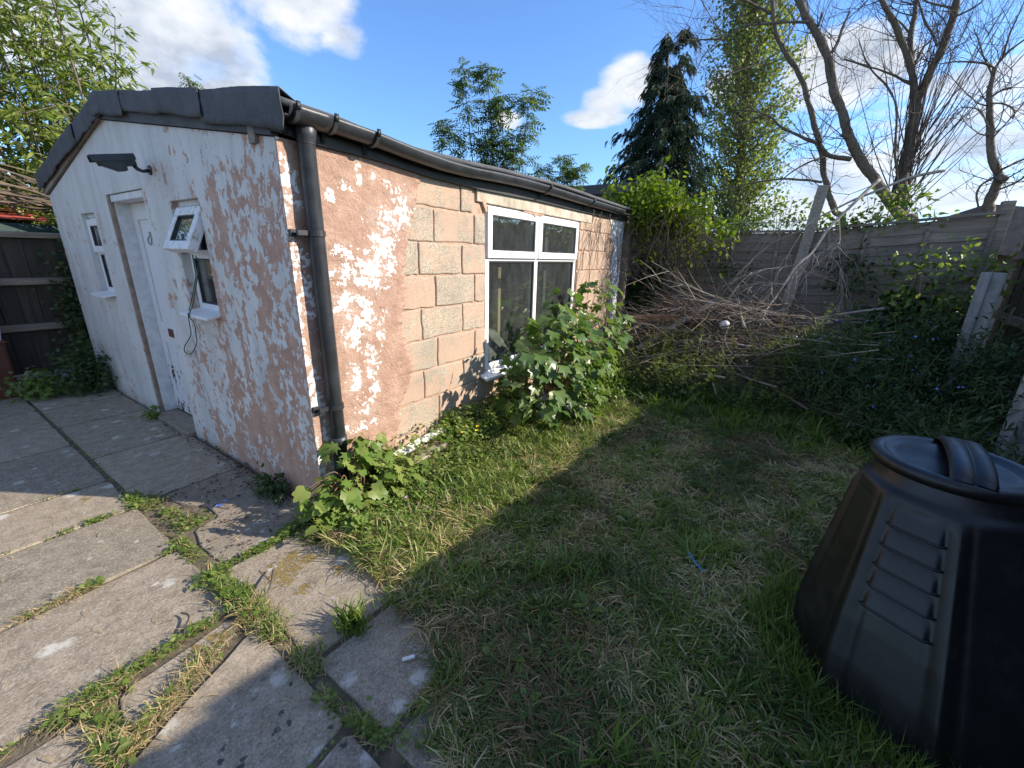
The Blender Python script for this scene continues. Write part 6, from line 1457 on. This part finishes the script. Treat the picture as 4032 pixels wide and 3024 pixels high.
tufts('lawn_grass', 8200, 20, (-.75, 4.6), (-3.7, -.06), BLADE, GM, .062, lambda d, x, y: np.clip(1.1 - d * 1.25, .08, 1) + .25 * wallside(x, y), .80, .024, 401, 1.25, 1.5, 'short green grass of the lawn', 0.0, tall)
tufts('long_grass', 1300, 16, (-.6, 4.6), (-3.6, -.10), BENT, GM, .115, lambda d, x, y: np.clip(.9 - d, .03, 1) * .8 + .8 * np.clip(x - 2.4, 0, 1), .8, .02, 402, .75, 1.3, 'longer green grass in the lawn', 0.0, lambda x, y: 1 + .7 * np.clip((x - 2.5) / .9, 0, 1))
tufts('dry_clippings', 6500, 22, (-.75, 4.5), (-3.7, -.12), BENT, ['straw_dark', 'straw', 'straw_light'], .062, lambda d, x, y: np.clip(d * 2.1 - .36, .08, 1) + .7 * np.exp(-((y + .88) / .16) ** 2 - ((x + .1) / .5) ** 2), .05, .03, 403, .85, 1.5, 'dry mown clippings lying on the lawn', .028)
tufts('pale_grass', 1500, 12, (-.2, 3.0), (-.98, -.30), BENT, ['straw_light', 'grass_light', 'straw', 'grass_light'], .085, lambda d, x, y: np.clip(.45 + .5 * d, 0, 1), .9, .03, 409, .8, 1.3, 'pale seeding grass in the sunny strip beside the wall', 0.0)
tufts('green_clippings', 5200, 20, (-.75, 4.5), (-3.7, -.12), BENT, ['grass_dark', 'grass', 'straw_light'], .068, lambda d, x, y: np.clip(1.1 - abs(d - .5) * 2, .1, 1), .1, .04, 407, .85, 1.5, 'wilting cut grass lying on the lawn', .03)
q = np.random.default_rng(405); a = q.uniform(-.4, 3.6, 1500); x = .60 + .40 * np.cos(a) * q.uniform(.92, 1.25, 1500); y = -2.76 + .40 * np.sin(a) * q.uniform(.92, 1.25, 1500)
ang = q.uniform(0, 6.28, 1500); d = np.stack([np.cos(ang) * .5, np.sin(ang) * .5, np.ones(1500)], 1)
V, F = scatter((np.array(BLADE[0]) * [1, .45, 1], BLADE[1]), np.stack([x, y, lawn_z(x, y)], 1), d, rvec(1500), q.uniform(.05, .17, 1500)); tag(link('bin_grass', np_mesh('bin_grass', V, F), M['grass']), 'uncut grass round the foot of the compost bin', kind='stuff')
# broad leaved weeds in the lawn
q = np.random.default_rng(404); cx = q.uniform(-.3, 3.0, 150) ** 1; cy = q.uniform(-3.2, -.8, 150); pos, dd_ = [], []
for a_, b_ in zip(cx, cy):
    if a_ < float(lawn_edge(b_)) + .03 or (a_ - .56) ** 2 + (b_ + 2.78) ** 2 < .16: continue
    for _ in range(q.integers(4, 9)): th = q.uniform(0, 6.28); pos.append((a_ + .012 * math.cos(th), b_ + .012 * math.sin(th), float(lawn_z(a_, b_)) + .012)); dd_.append((math.cos(th), math.sin(th), q.uniform(.1, .6)))
N = len(pos); tag(leaves('lawn_weeds', OVAL, pos, dd_, np.tile([0, 0, 1.0], (N, 1)) + q.normal(size=(N, 3)) * .2, q.uniform(.03, .075, N), M['weed']), 'flat broad leaved weeds scattered in the lawn', kind='stuff')

# ------------------------------------------------------------------ grass and weeds in the paving joints
JB, JS, JL = [], [], []
q = random.Random(501)
def band(a, b_, w_, n, green, straw, leaf, h=.045, lw=1.0):
    for _ in range(n):
        t = q.random(); cl_ = float(np.clip(.5 + .75 * mnoise.noise((a[0] * 3 + t * 6.5 * math.dist(a, b_), a[1] * 3, 2)), 0, 1)); off = q.gauss(0, w_ * (.2 + .5 * cl_))
        if q.random() > .04 + 1.5 * cl_ * cl_: continue
        dx_, dy_ = b_[0] - a[0], b_[1] - a[1]; L = math.hypot(dx_, dy_); x = a[0] + dx_ * t - dy_ / L * off; y = a[1] + dy_ * t + dx_ / L * off; k = q.random() * (green + straw + leaf); s_ = h * q.uniform(.5, 1.35) * (.6 + .8 * cl_)
        an = q.uniform(0, 6.28)
        if k < green: JB.append((x, y, -.004, math.cos(an), math.sin(an), q.uniform(.4, 1.6), s_))
        elif k < green + straw: JS.append((x, y, q.uniform(-.004, .012), math.cos(an), math.sin(an), abs(q.gauss(.3, .35)), s_))
        else: JL.append((x, y, q.uniform(0, h * .7), math.cos(an), math.sin(an), q.uniform(-.2, .5), s_ * .50 * lw))
band((-.63, 1.25), (-.62, .85), .03, 260, .2, .1, 1, .04); band((-.63, 1.12), (-.52, .40), .07, 900, .3, .3, 1, .038); band((-.56, .72), (-.47, .42), .05, 700, .3, .35, 1, .035)
band((-.63, .45), (-.61, -.05), .035, 500, .3, .5, .9, .035); band((-.64, -.05), (-.62, -.42), .045, 1500, 1, .5, .9, .055); band((-.62, -.38), (-.625, -.95), .05, 2200, .9, 1.0, .1, .055)
band((-.615, -.05), (-.20, -.085), .028, 620, .2, .12, 1, .04); band((-.30, -.06), (-.08, -.05), .04, 300, .3, .1, 1, .045); band((-.62, -.86), (-.34, -.90), .02, 330, .6, .6, .3, .04)
band((-1.34, -.37), (-.66, -.36), .030, 1300, .8, .6, .7, .045); band((-1.34, -.38), (-1.02, -.42), .04, 500, .4, 1, .3, .05); band((-1.14, -.69), (-.62, -.44), .045, 2700, .55, 1.3, .03, .060); band((-1.5, -.85), (-1.12, -.68), .04, 500, .4, 1.2, .1, .055)
band((-1.12, -.42), (-1.12, -.72), .035, 480, .3, .9, .4, .045); band((-1.35, .29), (-.98, .29), .020, 700, .25, 1.3, .1, .05); band((-1.02, .29), (-.93, .29), .02, 190, 1, .1, .6, .05); band((-.72, .285), (-.63, .285), .015, 110, .1, .1, 1, .035)
band((-1.3, .925), (-1.14, .925), .014, 130, .3, .3, 1, .03); band((-1.02, .925), (-.86, .925), .012, 90, .4, .4, .6, .03); band((-.86, .93), (-.64, .93), .022, 330, .2, .2, 1, .035)
band((-1.05, 1.46), (-.9, 1.46), .01, 40, .3, .3, 1, .028); band((-.86, 1.46), (-.78, 1.46), .01, 40, .3, .2, 1, .028); band((-.625, 3.4), (-.625, 1.4), .012, 420, .4, .3, .8, .025); band((-.6, 1.94), (-.05, 1.94), .008, 100, .4, .6, .3, .02)
band((-.66, -1.0), (-.63, -1.35), .03, 480, .9, .3, .5, .045); band((-.62, -1.31), (-.30, -1.36), .03, 600, .5, .2, 1, .045); band((-.70, -1.18), (-.98, -1.24), .012, 160, .5, .2, 1, .035); band((-.60, -1.35), (-.42, -1.62), .08, 1700, 1, .5, .25, .05); band((-.63, -1.4), (-.69, -1.9), .03, 400, .8, .4, .4, .045)
band((-.20, -.15), (-.16, -.62), .035, 800, .9, .6, .5, .045); band((-.05, .02), (-.02, 1.7), .012, 260, .3, .5, .6, .03); band((-.17, -.62), (-.14, -.90), .04, 1500, .25, 1.6, .05, .045); band((-.02, 1.7), (-.02, 4.2), .014, 300, .2, .8, .4, .03)
def jointset(name, L, tpl, mat, label, wd=1.0):
    A = np.array(L); tv = np.array(tpl[0], float); tv[:, 1] *= wd; N = len(A)
    up = np.stack([-A[:, 3] * .7, -A[:, 4] * .7, np.ones(N)], 1) + np.random.default_rng(5).normal(size=(N, 3)) * .3
    V, F = scatter((tv, tpl[1]), A[:, :3], A[:, 3:6], up, A[:, 6]); tag(link(name, np_mesh(name, V, F), mat), label, kind='stuff')
jointset('joint_grass', JB, BLADE, M['grass'], 'green grass growing in the paving joints', 1.0); jointset('joint_straw', JS, BENT, M['straw'], 'dry yellow grass in the paving joints', .75); jointset('joint_weeds', JL[::2], OVAL, M['weed'], 'small leafy weeds in the paving joints'); jointset('joint_weeds', JL[1::2], CUTLEAF, M['mallow'], 'pale cut leaved weeds in the paving joints')
# a single tuft on the sunny slab, and loose bits on the paving
q2 = np.random.default_rng(601); n = 150; a = q2.uniform(0, 6.28, n); sp_ = q2.uniform(.1, .9, n); d = np.stack([np.cos(a) * sp_, np.sin(a) * sp_, np.ones(n)], 1); p = np.stack([q2.normal(0, .022, n), q2.normal(0, .03, n), np.zeros(n)], 1)
tf_ = empty('grass_tuft', (-.42, -.87, .0), 'single bushy grass tuft on the joint at the shadow edge', 'grass tuft'); leaves('blades', BENT, p, d, rvec(n), q2.uniform(.06, .145, n), M['grass'], tf_)
q2 = np.random.default_rng(602); n = 420; x = q2.uniform(-1.5, -.08, n); y = q2.uniform(-1.5, 2.2, n); a = q2.uniform(0, 6.28, n)
V, F = scatter(BENT, np.stack([x, y, np.full(n, .009)], 1), np.stack([np.cos(a), np.sin(a), q2.normal(0, .04, n)], 1), np.tile([0, 0, 1.0], (n, 1)), q2.uniform(.012, .06, n)); tag(link('paving_litter', np_mesh('paving_litter', V, F), M['straw']), 'scraps of dry grass strewn on the paving', kind='stuff')
q2 = np.random.default_rng(603); n = 900; x = np.concatenate([q2.normal(-.06, .03, 500), q2.uniform(-.55, -.02, 400)]); y = np.concatenate([q2.uniform(.2, 2.5, 500), q2.uniform(.0, 1.0, 400)]); a = q2.uniform(0, 6.28, n)
V, F = scatter(RHOMB, np.stack([x, y, q2.uniform(.006, .02, n)], 1), np.stack([np.cos(a), np.sin(a), q2.normal(0, .2, n)], 1), np.tile([0, 0, 1.0], (n, 1)) + q2.normal(size=(n, 3)) * .3, q2.uniform(.006, .024, n)); tag(link('leaf_litter', np_mesh('leaf_litter', V, F), simple('brown leaf litter', (.10, .06, .045), .9, .4, 20, 0, island=.5)), 'dark leaf litter at the foot of the gable', kind='stuff')
